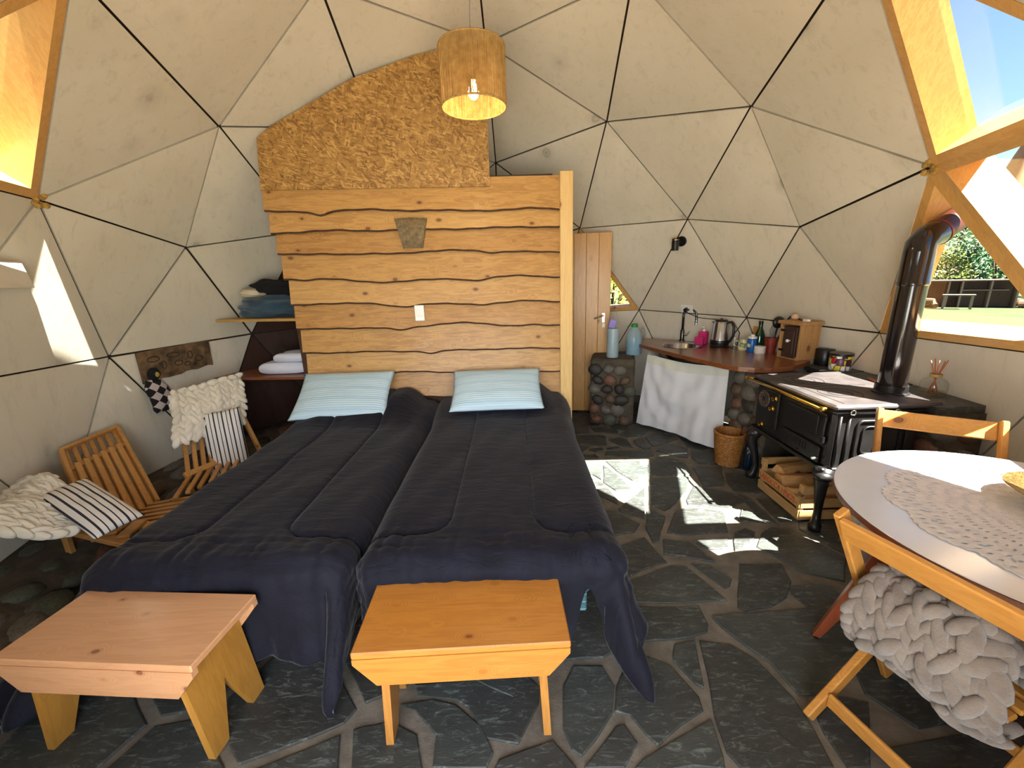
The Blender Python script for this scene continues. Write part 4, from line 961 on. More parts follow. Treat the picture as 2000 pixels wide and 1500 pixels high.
# small wooden napkin holder behind bottles (orange)
nh=thing('napkin_holder',(2.44,1.22,zc),'small orange wooden holder behind the green bottle','holder')
for dz,w_ in((.19,.11),):
    mb=MB();mb.box((2.44,1.235,zc+.165),(.10,.012,.07),Matrix.Rotation(R(-62),3,'Z'),.004);obj('back_board',mb,M_spat,nh)
for s in(-1,1):
    mb=MB();mb.box((2.44+s*.018,1.235-s*.034,zc+.065),(.014,.012,.13),Matrix.Rotation(R(-62),3,'Z'));obj('upright',mb,M_spat,nh)
# rustic wooden box
bx=thing('wooden_box',(2.47,.77,zc),'rustic wooden box with dark door and white porcelain knob, at the end of the worktop','cabinet')
ba=Vector((2.352,.80,zc));bb=Vector((2.395,.60,zc));bdv=(bb-ba).normalized();bn=Vector((-bdv.y,bdv.x,0));
if bn.x<0:bn=-bn
bL=(bb-ba).length;bD=.19;bH=.305;rotB=Matrix((bdv,bn,Vector((0,0,1)))).transposed()
M_rust=wood('rustic_box','#c49a5e','#92663a','Z',rough=.7,kd=.5);M_darkd=wood('dark_carved','#4a2f22','#2c1a12','Z',rough=.6,kd=.4)
def BX(u,n,z):return ba+bdv*u+bn*n+Vector((0,0,z))
for nm,c_,sz in (('side_board',BX(.012,bD/2,bH/2),(.022,bD,bH)),('side_board',BX(bL-.012,bD/2,bH/2),(.022,bD,bH)),('top_board',BX(bL/2,bD/2-.004,bH-.012),(bL+.03,bD+.02,.026)),('bottom_board',BX(bL/2,bD/2,.012),(bL-.046,bD,.024)),('back_board',BX(bL/2,bD-.008,bH/2),(bL-.046,.016,bH-.03))):
    mb=MB();mb.box(c_,sz,rotB,.004);obj(nm,mb,M_rust,bx)
mb=MB();mb.box(BX(.045,.006,bH/2-.02),(.03,.018,bH-.06),rotB,.002);obj('stile',mb,M_rust,bx)
mb=MB();mb.box(BX(bL/2+.012,.0,bH/2-.012),(bL-.08,.022,bH-.055),rotB,.003);mb.box(BX(bL/2+.012,-.013,bH/2-.012),(bL-.12,.008,bH-.12),rotB,.003);dr=obj('door_panel',mb,M_darkd,bx,label='dark carved door panel')
mb=MB();mb.lathe([(0,-.0),(.006,.0),(.006,.012),(.013,.018),(.014,.026),(.009,.032),(0,.033)],n=16,M=Matrix.Translation(BX(bL*.62,-.018,.155))@(-bn).to_track_quat('Z','Y').to_matrix().to_4x4());obj('knob',mb,M_white,dr,smooth=True,ang=60,label='white porcelain knob')
for z in(.07,.23):
    mb=MB();mb.box(BX(.048,-.008,z),(.05,.006,.018),rotB,.001);obj('hinge',mb,plain('black_iron','#1a1918',.5,.3,.1),bx)
solo('stick',MB().box(BX(.09,.10,bH+.008),(.012,.10,.012),Matrix.Rotation(R(-20),3,'Z'),.002),M_darkd,'dark wooden stick lying on top of the rustic box','stick')
solo('eraser_block',MB().box(BX(.17,.07,bH+.010),(.05,.03,.02),rotB,.003),M_tub,'small white block lying on top of the rustic box','block')
solo('onion',MB().ell(BX(.035,.10,bH+.025),(.028,.028,.026),nu=14,nv=9),plain('pale_skin','#e0bd9a',.4,0,.1),'pale round onion on top of the rustic box beside the ladle','onion',smooth=True)
# --- items left of the worktop ---
M_pitch=glassmat('plastic_pitcher',(.80,.88,.90,1),.12,.12)
mp=plain('frosted_plastic','#9fb3b8',.3,0,.05);
pt=bottle('pitcher',(1.175,1.62,.70),[(0,0),(.058,0),(.062,.01),(.06,.14),(.062,.30),(.058,.30),(.055,.02),(0,.012)],mp,'tall frosted plastic pitcher half hidden by the plank door','pitcher')
solo('sponge_cloth',MB().box((1.165,1.62,1.045),(.07,.03,.09),Matrix.Rotation(R(15),3,'Y'),.006),plain('lilac_paper','#9b8fd6',.7),'lilac packet standing in the frosted pitcher','packet')
M_jug=glassmat('jug_plastic',(.72,.84,.88,1),.12)
M_water=plain('jug_shell','#9fbcc6',.2,0,.05);
m,nt,b=newmat('jug_mix');b.inputs['Base Color'].default_value=hexc('#a6c6d2');b.inputs['Roughness'].default_value=.12;b.inputs['Alpha'].default_value=.45;M_jugs=m
bottle('water_jug',(1.43,1.74,.70),[(0,.0),(.078,.0),(.082,.012),(.080,.10),(.084,.11),(.084,.17),(.072,.235),(.045,.275),(.03,.29),(.03,.31),(0,.31)],M_jugs,'large clear plastic water jug with a green cap on the stone counter','bottle',
  [('cap',[(.032,.29),(.034,.292),(.034,.322),(.03,.326),(0,.326)],plain('green_cap','#2f8a3c',.4)),('water',[(0,.006),(.076,.006),(.077,.1),(.078,.16),(0,.16)],plain('blue_water','#7fb0c8',.08,0,.05))],n=28)
solo('jug_strap',MB().tube([(1.40,1.72,1.003),(1.36,1.70,1.006),(1.34,1.69,1.0)],.004,6),plain('green_cap','#2f8a3c',.4),'thin green carrying strap at the cap of the water jug','strap')
# black spot lamp
X,n_,rt_=frame_on((1.832,1.648,1.83))
bl=thing('spot_lamp',X,'small black cylinder spot lamp on the dome panel above the sink','lamp')
mb=MB();mb.tube([X,X+n_*.02],.048,22);obj('wall_plate',mb,M_black,bl,smooth=True,ang=40)
ec=X+n_*.09+Vector((-.03,-.02,.0))
mb=MB();mb.tube([X+n_*.02,X+n_*.06+Vector((-.01,0,0))],.010,8);obj('arm',mb,M_black,bl,smooth=True)
mb=MB();mb.tube([ec+Vector((0,0,.045)),ec+Vector((0,0,-.065))],.033,20);cy=obj('lamp_head',mb,M_black,bl,smooth=True,ang=40)
mb=MB();mb.tube([ec+Vector((0,0,.028)),ec+Vector((0,0,.036))],.0338,20);obj('brass_ring',mb,M_brass,cy,smooth=True,ang=40)
# ---------------- ledge behind the stove ----------------
LEDF=[(2.50,.62),(2.46,.30),(2.46,-.10),(2.44,-.50)]
LEDB=[(2.66,.62),(2.715,.33),(2.71,-.05),(2.69,-.50)]
lg=thing('stone_ledge',(2.6,0,0),'dark slate-topped stone ledge running behind the black stove','ledge')
mb=MB();P=[Vector((*p,z)) for z in(.0,.745) for p in LEDF+LEDB[::-1]]
mb.raw(P,[tuple(range(8))[::-1],tuple(range(8,16))]+[(i,(i+1)%8,8+(i+1)%8,8+i) for i in range(8)]);obj('mortar_core',mb,M_rubmort,lg)
rr=random.Random(20)
for i in range(3):
    a=Vector((*LEDF[i],0));b_=Vector((*LEDF[i+1],0));c_=Vector((*LEDB[i+1],0));d_=Vector((*LEDB[i],0))
    mb=MB();e=.012;P=[a+Vector((-.03,0,0)),b_+Vector((-.03,e,0)),c_+Vector((0,e,0)),d_]
    mb.raw([p+Vector((0,0,z+rr.uniform(-.003,.003))) for z in(.745,.785) for p in P],[(3,2,1,0),(4,5,6,7),(0,1,5,4),(1,2,6,5),(2,3,7,6),(3,0,4,7)])
    obj('slate_slab',mb,M_slate,lg)
for z in(.10,.24,.38,.52,.66):
    for k in range(7):
        t=k/6.5+rr.uniform(-.03,.03);j=min(2,int(t*3));f_=t*3-j
        x=LEDF[j][0]+(LEDF[min(3,j+1)][0]-LEDF[j][0])*f_;y=LEDF[j][1]+(LEDF[min(3,j+1)][1]-LEDF[j][1])*f_
        peb(lg,(x,y,z+rr.uniform(-.02,.02)),(.035,.085*rr.uniform(.7,1),.06*rr.uniform(.8,1)),(rr.uniform(-.3,.3),0,0),rr)
for z in(.12,.30,.48,.65):
    for x in(2.47,2.60): peb(lg,(x,-.50,z+rr.uniform(-.02,.02)),(.07,.035,.065),(0,rr.uniform(-.3,.3),-.5),rr)
# canister and mosaic box, diffuser
zl=.785
bottle('canister',(2.605,.60,zl),[(0,0),(.062,0),(.064,.005),(.064,.125),(.06,.13),(0,.132)],M_black,'plain black cylindrical canister on the slate ledge','canister')
m,nt,b=newmat('patchwork');v=coords(nt,(1,1,1),False);vo=N(nt,'ShaderNodeTexVoronoi');vo.distance='CHEBYCHEV';vo.inputs['Scale'].default_value=20;vo.inputs['Randomness'].default_value=.55;nt.links.new(v,vo.inputs['Vector'])
sep=N(nt,'ShaderNodeSeparateColor');nt.links.new(vo.outputs['Color'],sep.inputs[0])
cr_=ramp(nt,sep.outputs[0],[(0,hexc('#d8c83a')),(.17,hexc('#b8242c')),(.34,hexc('#e8e6e2')),(.5,hexc('#5a2246')),(.66,hexc('#3a1c34')),(.82,hexc('#d84a3c')),(1,hexc('#e9e3d0'))]);
nt.nodes[-1];cr_.node.color_ramp.interpolation='CONSTANT'
v2=N(nt,'ShaderNodeTexVoronoi');v2.feature='DISTANCE_TO_EDGE';v2.inputs['Scale'].default_value=20;v2.inputs['Randomness'].default_value=.55;nt.links.new(v,v2.inputs['Vector'])
nt.links.new(mix(nt,ramp(nt,v2.outputs['Distance'],[(.02,(1,1,1,1)),(.05,(0,0,0,1))]),cr_,hexc('#141018')),b.inputs['Base Color']);b.inputs['Roughness'].default_value=.3;M_patch=m
bottle('patterned_tin',(2.60,.43,zl),[(0,0),(.068,0),(.072,.005),(.072,.108),(.07,.11)],M_patch,'tin with colourful patchwork squares beside the black canister','tin',[('lid',[(.07,.108),(.075,.11),(.075,.126),(0,.128)],M_black)])
df=bottle('diffuser_bottle',(2.60,-.27,zl),[(0,.0),(.058,.0),(.062,.004),(.062,.075),(.05,.095),(.026,.108),(.024,.13)],M_glass,'clear glass reed diffuser bottle on the right end of the ledge','bottle',
 [('oil',[(0,.006),(.056,.006),(.056,.028),(0,.028)],glassmat('oil',(.95,.9,.8,1),.1)),('collar',[(.0255,.112),(.028,.113),(.028,.128),(.0255,.129)],plain('gold_thread','#b89a5a',.5,.4))])
rr=random.Random(3)
for k in range(5):
    a=k*1.3;dx,dy=.03*math.cos(a),.03*math.sin(a)
    mb=MB();mb.tube([(2.60-dx*.8,-.27-dy*.8,zl+.012),(2.60+dx*1.2,-.27+dy*1.2,zl+.215+rr.uniform(-.02,.01))],.0028,6);obj('reed',mb,plain('copper_reed','#b5653c',.5),df,smooth=True)
solo('small_stick',MB().bar((2.56,.12,zl+.008),(2.52,.0,zl+.010),.02,.014,bev=.004),plain('reddish_wood','#a0533a',.5),'small reddish wooden stick on the ledge behind the stove pipe','stick')
# ---------------- cast iron stove ----------------
M_iron=plain('cast_iron','#232121',.34,.35,.3,9,.15,80,spec=.6)
M_ironp=plain('stove_plate','#4a4443',.45,.25,.3,7,.12,60)
M_grille=plain('grille_bronze','#a88f7c',.45,.7,.35,60)
SX0,SX1,SY0,SY1=1.915,2.405,-.435,.285
st=thing('wood_stove',((SX0+SX1)/2,(SY0+SY1)/2,0),'black cast iron wood-burning cook stove with brass rail and cabriole legs','stove')
mb=MB();mb.box(((SX0+SX1)/2,(SY0+SY1)/2,.585),(SX1-SX0,SY1-SY0,.37),bev=.018)
mb.box(((SX0+SX1)/2,(SY0+SY1)/2,.755),(SX1-SX0+.03,SY1-SY0+.03,.03),bev=.012);obj('body',mb,M_iron,st)
mb=MB();mb.box(((SX0+SX1)/2+.03,(SY0+SY1)/2,.785),(SX1-SX0+.10,SY1-SY0+.05,.03),bev=.01);tp=obj('top_plate',mb,M_ironp,st)
M_line=plain('plate_joint','#0b0a0a',.6,0,.05)
for (cx,cy,r_) in((2.10,.10,.115),(2.10,.10,.065),(2.10,-.22,.11),(2.10,-.22,.06)):
    mb=MB();mb.tube([(cx+r_*math.cos(2*math.pi*k/40),cy+r_*math.sin(2*math.pi*k/40),.8005) for k in range(40)],.0016,5,closed=True);obj('hob_ring',mb,M_line,tp)
mb=MB();mb.bar((1.97,-.06,.8005),(2.38,-.06,.8005),.003,.002);obj('plate_seam',mb,M_line,tp)
mb=MB();mb.bar((1.965,-.42,.8005),(1.965,.27,.8005),.003,.002);obj('plate_seam',mb,M_line,tp)
# front face details (front faces -x)
def FR(y,z,o=0):return Vector((SX0-o,y,z))
mb=MB();mb.box(FR(.135,.60,.008),(.018,.235,.26),bev=.006);fd_=obj('fire_door',mb,M_iron,st)
mb=MB();mb.tube([FR(.17,.655,.012),FR(.17,.655,.022)],.058,28);gr=obj('round_grille',mb,M_grille,fd_,smooth=True,ang=40,label='round bronze openwork grille')
for r_ in(.018,.036,.052):
    mb=MB();mb.tube([FR(.17+r_*math.cos(2*math.pi*k/24),.655+r_*math.sin(2*math.pi*k/24),.023) for k in range(24)],.0028,5,closed=True);obj('grille_ring',mb,M_iron,fd_)
for k in range(6):
    a=math.pi*k/6;mb=MB();mb.tube([FR(.17+.056*math.cos(a),.655+.056*math.sin(a),.023),FR(.17-.056*math.cos(a),.655-.056*math.sin(a),.023)],.0022,4);obj('grille_spoke',mb,M_iron,fd_)
for (y,z) in((.045,.69),(.065,.615),(.16,.47)):
    mb=MB();mb.lathe([(0,0),(.016,0),(.017,.006),(.010,.012),(.008,.02),(.013,.028),(0,.033)],n=14,M=Matrix.Translation(FR(y,z,.014))@Vector((-1,0,0)).to_track_quat('Z','Y').to_matrix().to_4x4());obj('brass_knob',mb,M_brass,st,smooth=True,ang=50,label='small brass knob')
mb=MB();mb.box(FR(-.215,.635,.008),(.016,.36,.19),bev=.006);od=obj('oven_door',mb,M_iron,st)
mb=MB();mb.box(FR(-.215,.645,.018),(.008,.27,.12),bev=.005);obj('door_panel',mb,M_iron,od)
for z in(.70,.58):
    mb=MB();mb.tube([FR(-.40,z-.018,.018),FR(-.40,z+.018,.018)],.011,10);obj('hinge',mb,M_iron,st,smooth=True,ang=40)
mb=MB();mb.box(FR(-.215,.475,.010),(.016,.34,.10),bev=.006);ash=obj('ash_door',mb,M_iron,st)
for k,(y,h_) in enumerate(((-.115,.03),(-.135,.05),(-.165,.03),(-.18,.035),(-.205,.05),(-.228,.045),(-.252,.05),(-.276,.05))):
    mb=MB();mb.box(FR(y,.49-.0,.019),(.004,.008,h_));obj('vent_slot',mb,M_line,ash)
mb=MB();mb.tube([FR(-.215,.445,.018),FR(-.215,.445,.026)],.007,8);obj('key_hole',mb,M_line,ash)
mb=MB();mb.tube([FR(-.385,.46,.02),FR(-.385,.46,.05)],.008,10);obj('latch_knob',mb,M_chrome,st,smooth=True,ang=40)
mb=MB();mb.bar(FR(.29,.408,.012),FR(-.445,.408,.012),.035,.022,bev=.006);obj('lower_rail',mb,M_iron,st)
mb=MB();mb.tube([FR(.34,.770,.065),FR(.0,.772,.065),FR(-.42,.768,.065)],.0085,10);rl_=obj('rail',mb,M_brass,st,smooth=True,label='brass towel rail')
for y in(.31,-.40):
    mb=MB();mb.tube([FR(y,.765,-.01),FR(y,.765,.03),FR(y,.770,.066)],[.014,.011,.013],10);mb.ell(FR(y-.02*(1 if y<0 else -1),.770,.065),(.014,.018,.014));obj('rail_bracket',mb,M_brass,rl_,smooth=True)
# right side (faces -y): moulded frame
def SD(x,z,o=0):return Vector((x,SY0-o,z))
for rx,rz,lx,lz,rad in((2.19,.585,.14,.115,.008),(2.19,.585,.105,.08,.005)):
    pts_=[]
    for (sx,sz_) in((1,1),(-1,1),(-1,-1),(1,-1)):
        for k in range(5):
            a={(1,1):0,(-1,1):90,(-1,-1):180,(1,-1):270}[(sx,sz_)]+k*22.5;a=R(a);q=.03
            pts_.append(SD(rx+sx*(lx-q)+q*math.cos(a),rz+sz_*(lz-q)+q*math.sin(a),.004))
    mb=MB();mb.tube(pts_,rad,6,closed=True);obj('side_moulding',mb,M_iron,st,smooth=True)
for x in(1.95,2.0):
    mb=MB();mb.tube([SD(x,.43,.002),SD(x,.73,.002)],.008,8);obj('corner_bead',mb,M_iron,st,smooth=True)
mb=MB();mb.bar((SX0+.02,SY0-.004,.415),(SX1-.02,SY0-.004,.415),.03,.02,bev=.005);obj('side_rail',mb,M_iron,st)
for x in(2.0,2.24):
    mb=MB();P=[SD(x+.014*math.cos(2*math.pi*k/12),.755+.014*math.sin(2*math.pi*k/12),.018) for k in range(12)];mb.tube(P,.005,6,closed=True);obj('lifting_eye',mb,M_chrome,st,smooth=True)
# cabriole legs
for (x,y,ox,oy) in((SX0+.02,SY1-.03,-1,1),(SX0+.02,SY0+.03,-1,-1),(SX1-.03,SY1-.03,1,1),(SX1-.03,SY0+.03,1,-1)):
    d=Vector((ox,oy,0)).normalized();p=Vector((x,y,0))
    mb=MB()
    mb.tube([p+Vector((0,0,.40)),p+d*.02+Vector((0,0,.355)),p+d*.03+Vector((0,0,.30)),p+d*.005+Vector((0,0,.20)),p-d*.012+Vector((0,0,.11)),p-d*.002+Vector((0,0,.05)),p+d*.012+Vector((0,0,.035)),p+d*.012+Vector((0,0,0))],[.055,.045,.033,.025,.021,.025,.036,.033],12)
    mb.ell(p+d*.025+Vector((0,0,.365)),(.055,.05,.035),nu=14,nv=8)
    obj('leg',mb,M_iron,st,smooth=True)
# firebox ring at the pipe
mb=MB();mb.lathe([(.088,.798),(.088,.806),(.078,.812),(.078,.85),(.07,.85)],(2.385,-.235,0),28);obj('flue_collar',mb,M_iron,st,smooth=True,ang=40)
PX,PY=2.385,-.235
pp=thing('stove_pipe',(PX,PY,.81),'glossy dark enamelled stove pipe rising from the stove and bending out of the window','stove pipe')
M_pipe=plain('enamel_pipe','#241d1d',.14,.35,.12,5,0,60,coat=.8)
def ring(mb,c,d,r,t):mb.tube([c-d*t,c+d*t],r,28)
mb=MB();mb.lathe([(.064,.81),(.067,.83),(.067,1.42)],(PX,PY,0),32);obj('pipe_section',mb,M_pipe,pp,smooth=True,ang=40)
mb=MB();mb.lathe([(.067,1.42),(.072,1.425),(.072,1.44),(.070,1.445),(.070,1.60)],(PX,PY,0),32);obj('pipe_section',mb,M_pipe,pp,smooth=True,ang=40)
ea=Vector((PX,PY,1.60));eo=Vector((2.76,-.13,1.80));ed=(eo-ea).normalized()
e1=ea+Vector((0,0,.045))+ed*.02;e2=e1+ed*.10
mb=MB();mb.tube([ea,ea+Vector((0,0,.035)),e1+ed*.015+Vector((0,0,.01)),e2],.069,28,cap=False);obj('elbow',mb,M_pipe,pp,smooth=True)
mb=MB();mb.tube([e2-ed*.02,e2+ed*.50],.064,28);pe=obj('pipe_section',mb,plain('rusty_pipe','#4a241a',.35,.4,.35,9),pp,smooth=True,ang=40,label='rust-tinted pipe section leaving through the window')
mb=MB();mb.tube([e2-ed*.006,e2+ed*.008],.072,28);obj('clamp_ring',mb,plain('copper_ring','#8a3d28',.3,.6),pe,smooth=True,ang=40)
# basket, dark bottle, crate with logs
def basketmat():
    m,nt,b=newmat('wicker');v=coords(nt,(1,1,1),False);nt.links.new(ramp(nt,noi(nt,v,50,4,.6),[(.3,hexc('#7a4a1c')),(.7,hexc('#b27a3a'))]),b.inputs['Base Color']);b.inputs['Roughness'].default_value=.55;return m
M_wick=basketmat()
bk=thing('wicker_basket',(1.89,.50,0),'small round wicker waste basket between the curtain and the stove','basket')
bh=.27;nst=24
for lvl in range(21):
    z=.008+bh*lvl/21;rb=.082+.028*lvl/21;mb=MB()
    mb.tube([(1.87+(rb+.005*(1 if (k+lvl)%2 else -1))*math.cos(2*math.pi*k/(nst*2)),.505+(rb+.005*(1 if (k//1+lvl)%2 else -1))*math.sin(2*math.pi*k/(nst*2)),z) for k in range(nst*2)],.0068,5,closed=True)
    obj('weave_course',mb,M_wick,bk,smooth=True)
mb=MB();mb.tube([(1.87+.112*math.cos(2*math.pi*k/40),.505+.112*math.sin(2*math.pi*k/40),bh+.004) for k in range(40)],.010,7,closed=True);obj('rim',mb,M_wick,bk,smooth=True)
mb=MB();mb.lathe([(0,.005),(.08,.005),(.105,bh),(.102,bh),(.077,.01),(0,.01)],(1.87,.505,0),24);obj('lining',mb,M_wick,bk,smooth=True,ang=60)
bottle('dark_bottle',(1.985,.40,0),[(0,0),(.036,0),(.038,.01),(.038,.19),(.03,.225),(.014,.25),(.013,.29),(0,.291)],plain('dark_blue_glass','#0c2230',.1,0,.1,coat=.6),'dark blue glass bottle standing between the wicker basket and the stove leg','bottle')
cx0,cx1,cy0,cy1=1.885,2.29,-.325,.095
M_crate=wood('crate_wood','#c9a066','#94703c','Y',rough=.75,kd=.5);M_crate2=wood('crate_wood','#c9a066','#94703c','X',rough=.75,kd=.5)
cr2=thing('wooden_crate',((cx0+cx1)/2,(cy0+cy1)/2,0),'slatted wooden crate with red lettering and firewood, under the stove','crate')
for z in(.045,.125):
    for x in(cx0,cx1):
        mb=MB();mb.box((x,(cy0+cy1)/2,z),(.008,cy1-cy0,.062),bev=.001);sl=obj('slat',mb,M_crate,cr2)
        if z>.1 and x==cx0: front_slat=sl
    for y in(cy0,cy1):
        mb=MB();mb.box(((cx0+cx1)/2,y,z),(cx1-cx0-.01,.008,.062),bev=.001);obj('slat',mb,M_crate2,cr2)
for y in(cy0,cy1):
    mb=MB();mb.box(((cx0+cx1)/2,y,.215),(cx1-cx0-.01,.012,.05),bev=.001);obj('slat',mb,M_crate2,cr2)
for x in(cx0+.018,cx1-.018):
    for y in(cy0+.018,cy1-.018):
        mb=MB();mb.box((x,y,.125),(.028,.028,.24),bev=.002);obj('corner_post',mb,M_crate,cr2)
mb=MB();mb.box(((cx0+cx1)/2,(cy0+cy1)/2,.012),(cx1-cx0-.02,cy1-cy0-.02,.01));obj('bottom',mb,M_crate,cr2)
tcv=bpy.data.curves.new('crate_text','FONT');tcv.body='LAROCCA HNOS.-';tcv.size=.058;tcv.extrude=.0008;tcv.align_x='CENTER';tcv.align_y='CENTER'
to=bpy.data.objects.new('tmp',tcv);COL.objects.link(to);bpy.context.view_layer.update()
dg=bpy.context.evaluated_depsgraph_get();me=bpy.data.meshes.new_from_object(to.evaluated_get(dg));bpy.data.objects.remove(to)
xs=[v.co.x for v in me.vertices];sc_=(cy1-cy0-.03)/(max(xs)-min(xs))
Mt=Matrix(((0,0,-1,cx0-.0052),(-1*sc_,0,0,(cy0+cy1)/2),(0,1*.95,0,.125),(0,0,0,1)))
me.transform(Mt);me.materials.clear();me.materials.append(plain('red_paint','#c2401f',.7,0,.2,60))
tx=obj('lettering',me,None,front_slat,label='red stencilled lettering LAROCCA HNOS.');tx.data.transform(Matrix.Translation(-WORLDLOC[front_slat.name])) if False else None
# firewood
M_bark2=plain('log_bark','#6b4a30',.85,0,.4,20,.7,60);M_cut=wood('log_split','#d9ac72','#a8753e','X',rough=.7,kd=.3)
def logp(c,L,r,yaw,pitch,label,seed,n=7):
    rr=random.Random(seed);mb=MB();d=Vector((math.cos(yaw)*math.cos(pitch),math.sin(yaw)*math.cos(pitch),math.sin(pitch)));u=Vector((0,0,1)).cross(d).normalized();v=d.cross(u)
    prof=[(math.cos(a),math.sin(a)) for a in [R(-15+210*k/(n-2)) for k in range(n-1)]]+[(0,-.25)]
    prof=[(x*r*rr.uniform(.85,1.15),y*r*rr.uniform(.85,1.1)) for x,y in prof]
    A=[mb.bm.verts.new(Vector(c)-d*L/2+u*x+v*y) for x,y in prof];B=[mb.bm.verts.new(Vector(c)+d*L/2+u*x*.92+v*y*.92) for x,y in prof];n_=len(prof)
    mb.mi=1;mb._f(A[::-1]);mb._f(B);mb.mi=0
    for i in range(n_):
        mb.mi=0 if i<n_-2 else 1;mb._f([A[i],A[(i+1)%n_],B[(i+1)%n_],B[i]])
    return solo('firewood_log',mb,[M_bark2 if seed in(4,6) else M_cut,M_cut],label,'firewood','split logs in the crate')
logp((2.08,-.10,.145),.34,.062,R(-10),.05,'thick split log lying across the middle of the crate',1)
logp((2.09,.01,.185),.32,.05,R(12),.0,'reddish split log behind the thick one in the crate',2)
logp((2.05,-.22,.12),.32,.055,R(-4),.0,'pale split log at the near side of the crate',3)
logp((2.12,.05,.10),.30,.05,R(3),.0,'dark split log low at the far side of the crate',4)
logp((2.08,-.04,.08),.30,.05,R(-8),.0,'split log at the bottom of the crate under the thick one',6)
logp((2.16,-.20,.20),.22,.04,R(80),.0,'short log stub lying crosswise at the back of the crate',5)
# ---------------- chunky knit throws ----------------
def woolmat(name,c1,c2):
    m,nt,b=newmat(name);v=coords(nt,(1,1,1),False)
    c=mix(nt,ramp(nt,noi(nt,v,9,4,.6),[(.35,(0,0,0,1)),(.7,(1,1,1,1))]),hexc(c1),hexc(c2))
    nt.links.new(c,b.inputs['Base Color']);b.inputs['Roughness'].default_value=.95;b.inputs['Sheen Weight'].default_value=.5;b.inputs['Specular IOR Level'].default_value=.1
    bump(nt,b,noi(nt,v,130,6,.75,.5),.7,.006);return m
M_cream=woolmat('cream_wool','#d8cfba','#efe8d8');M_grey=woolmat('taupe_wool','#7a6d62','#9c8f82');M_ltgrey=woolmat('light_grey_wool','#a9a298','#d2cbc0')
def throw(name,surf,nu,nv,thick,mat,label,group='chunky knit throws',wob=.006,seed=1,seg=8):
    """surf(u,v)->Vector ; stitches = interlocked plump loops in V pairs"""
    rr=random.Random(seed);mb=MB()
    mb.grid(lambda u,v:surf(u,v),nu*2+1,nv*2+1)
    eps=1e-3
    for i in range(nu):
        for j in range(nv):
            for s in(-1,1):
                u=(i+.5+s*.24)/nu;v=(j+.5)/nv
                p=surf(u,v);du=surf(min(1,u+eps),v)-surf(max(0,u-eps),v);dv=surf(u,min(1,v+eps))-surf(u,max(0,v-eps))
                ku=(surf(min(1,(i+1)/nu),v)-surf(i/nu,v)).length;kv=(surf(u,min(1,(j+1)/nv))-surf(u,j/nv)).length
                if du.length<1e-9 or dv.length<1e-9: continue
                du.normalize();dv.normalize();n=du.cross(dv)
                if n.length<1e-6: continue
                n.normalize()
                d=(dv*kv*.85+du*ku*.42*s).normalized();e=n.cross(d).normalized();n2=d.cross(e)
                rot=Matrix((d,e,n2)).transposed()
                th=thick*rr.uniform(.85,1.15)
                mb.ell(p+n*rr.uniform(-wob,wob),(kv*.95*rr.uniform(.95,1.15),ku*.34*rr.uniform(.95,1.1),th),rot@Matrix.Rotation(rr.uniform(-.15,.15),3,'Z'),nu=seg,nv=6)
    return solo(name,mb,mat,label,'blanket',group,smooth=True)
def bez(P,t):
    """Catmull-Rom through P"""
    n=len(P)-1;x=max(0,min(.99999,t))*n;i=int(x);f=x-i
    p0=Vector(P[max(0,i-1)]);p1=Vector(P[i]);p2=Vector(P[i+1]);p3=Vector(P[min(n,i+2)])
    return .5*((2*p1)+(p2-p0)*f+(2*p0-5*p1+4*p2-p3)*f*f+(3*p1-p0-3*p2+p3)*f**3)
# ---------------- dining table ----------------
TC=(1.836,-1.459);TR=.563;TZ=.735
tb=thing('dining_table',(TC[0],TC[1],0),'round white-topped dining table with splayed reddish legs at the right','table')
M_lam=plain('white_laminate','#e2e6ec',.25,0,.02,coat=.3)
mb=MB();mb.lathe([(0,TZ-.004),(TR-.004,TZ-.004),(TR,TZ-.002),(TR-.002,TZ),(0,TZ)],(TC[0],TC[1],0),96);obj('white_top',mb,M_lam,tb,smooth=True,ang=40)
M_ply=wood('walnut_edge','#8a4a28','#5e2e16','X',rough=.4,kd=.2)
mb=MB();mb.lathe([(0,TZ-.028),(TR-.006,TZ-.028),(TR+.001,TZ-.022),(TR+.001,TZ-.004),(0,TZ-.004)],(TC[0],TC[1],0),96);obj('edge_band',mb,M_ply,tb,smooth=True,ang=40)
M_leg=wood('cherry_leg','#a8552c','#82391a','Z',rough=.3,kd=.2,coat=.4)
for k in range(3):
    a=R(145+120*k);d=Vector((math.cos(a),math.sin(a),0));c0=Vector((*TC,0));ft_=c0+d*.525;top=c0+d*.30+Vector((0,0,TZ-.05))
    if k==0: ft_=Vector((1.405,-1.154,0));top=Vector((1.60,-1.29,TZ-.04))
    ax_=(top-ft_).normalized();sd_=Vector((0,0,1)).cross(ax_).normalized();wd=ax_.cross(sd_)
    mb=MB()
    V=[]
    for t,h_ in((0,.014),(.5,.03),(1,.05)):
        p=ft_+(top-ft_)*t
        V+=[p+wd*h_+sd_*.013,p+wd*h_-sd_*.013,p-wd*h_-sd_*.013,p-wd*h_+sd_*.013]
    V=[Vector((v.x,v.y,max(v.z,.008))) for v in V]
    mb.raw(V,[(0,1,2,3),(11,10,9,8)]+[(b0+i,b0+(i+1)%4,b0+4+(i+1)%4,b0+4+i) for b0 in(0,4) for i in range(4)])
    lg_=obj('leg',mb,M_leg,tb);mb=MB();mb.tube([ft_,ft_+Vector((0,0,.010))],.016,8);obj('foot_cap',mb,M_black,lg_)
mb=MB()
for k in range(3):
    a=R(145+120*k);d=Vector((math.cos(a),math.sin(a),0));c0=Vector((*TC,TZ-.055));mb.bar(c0+d*.02,c0+d*.36,.07,.05)
obj('under_frame',mb,M_leg,tb)
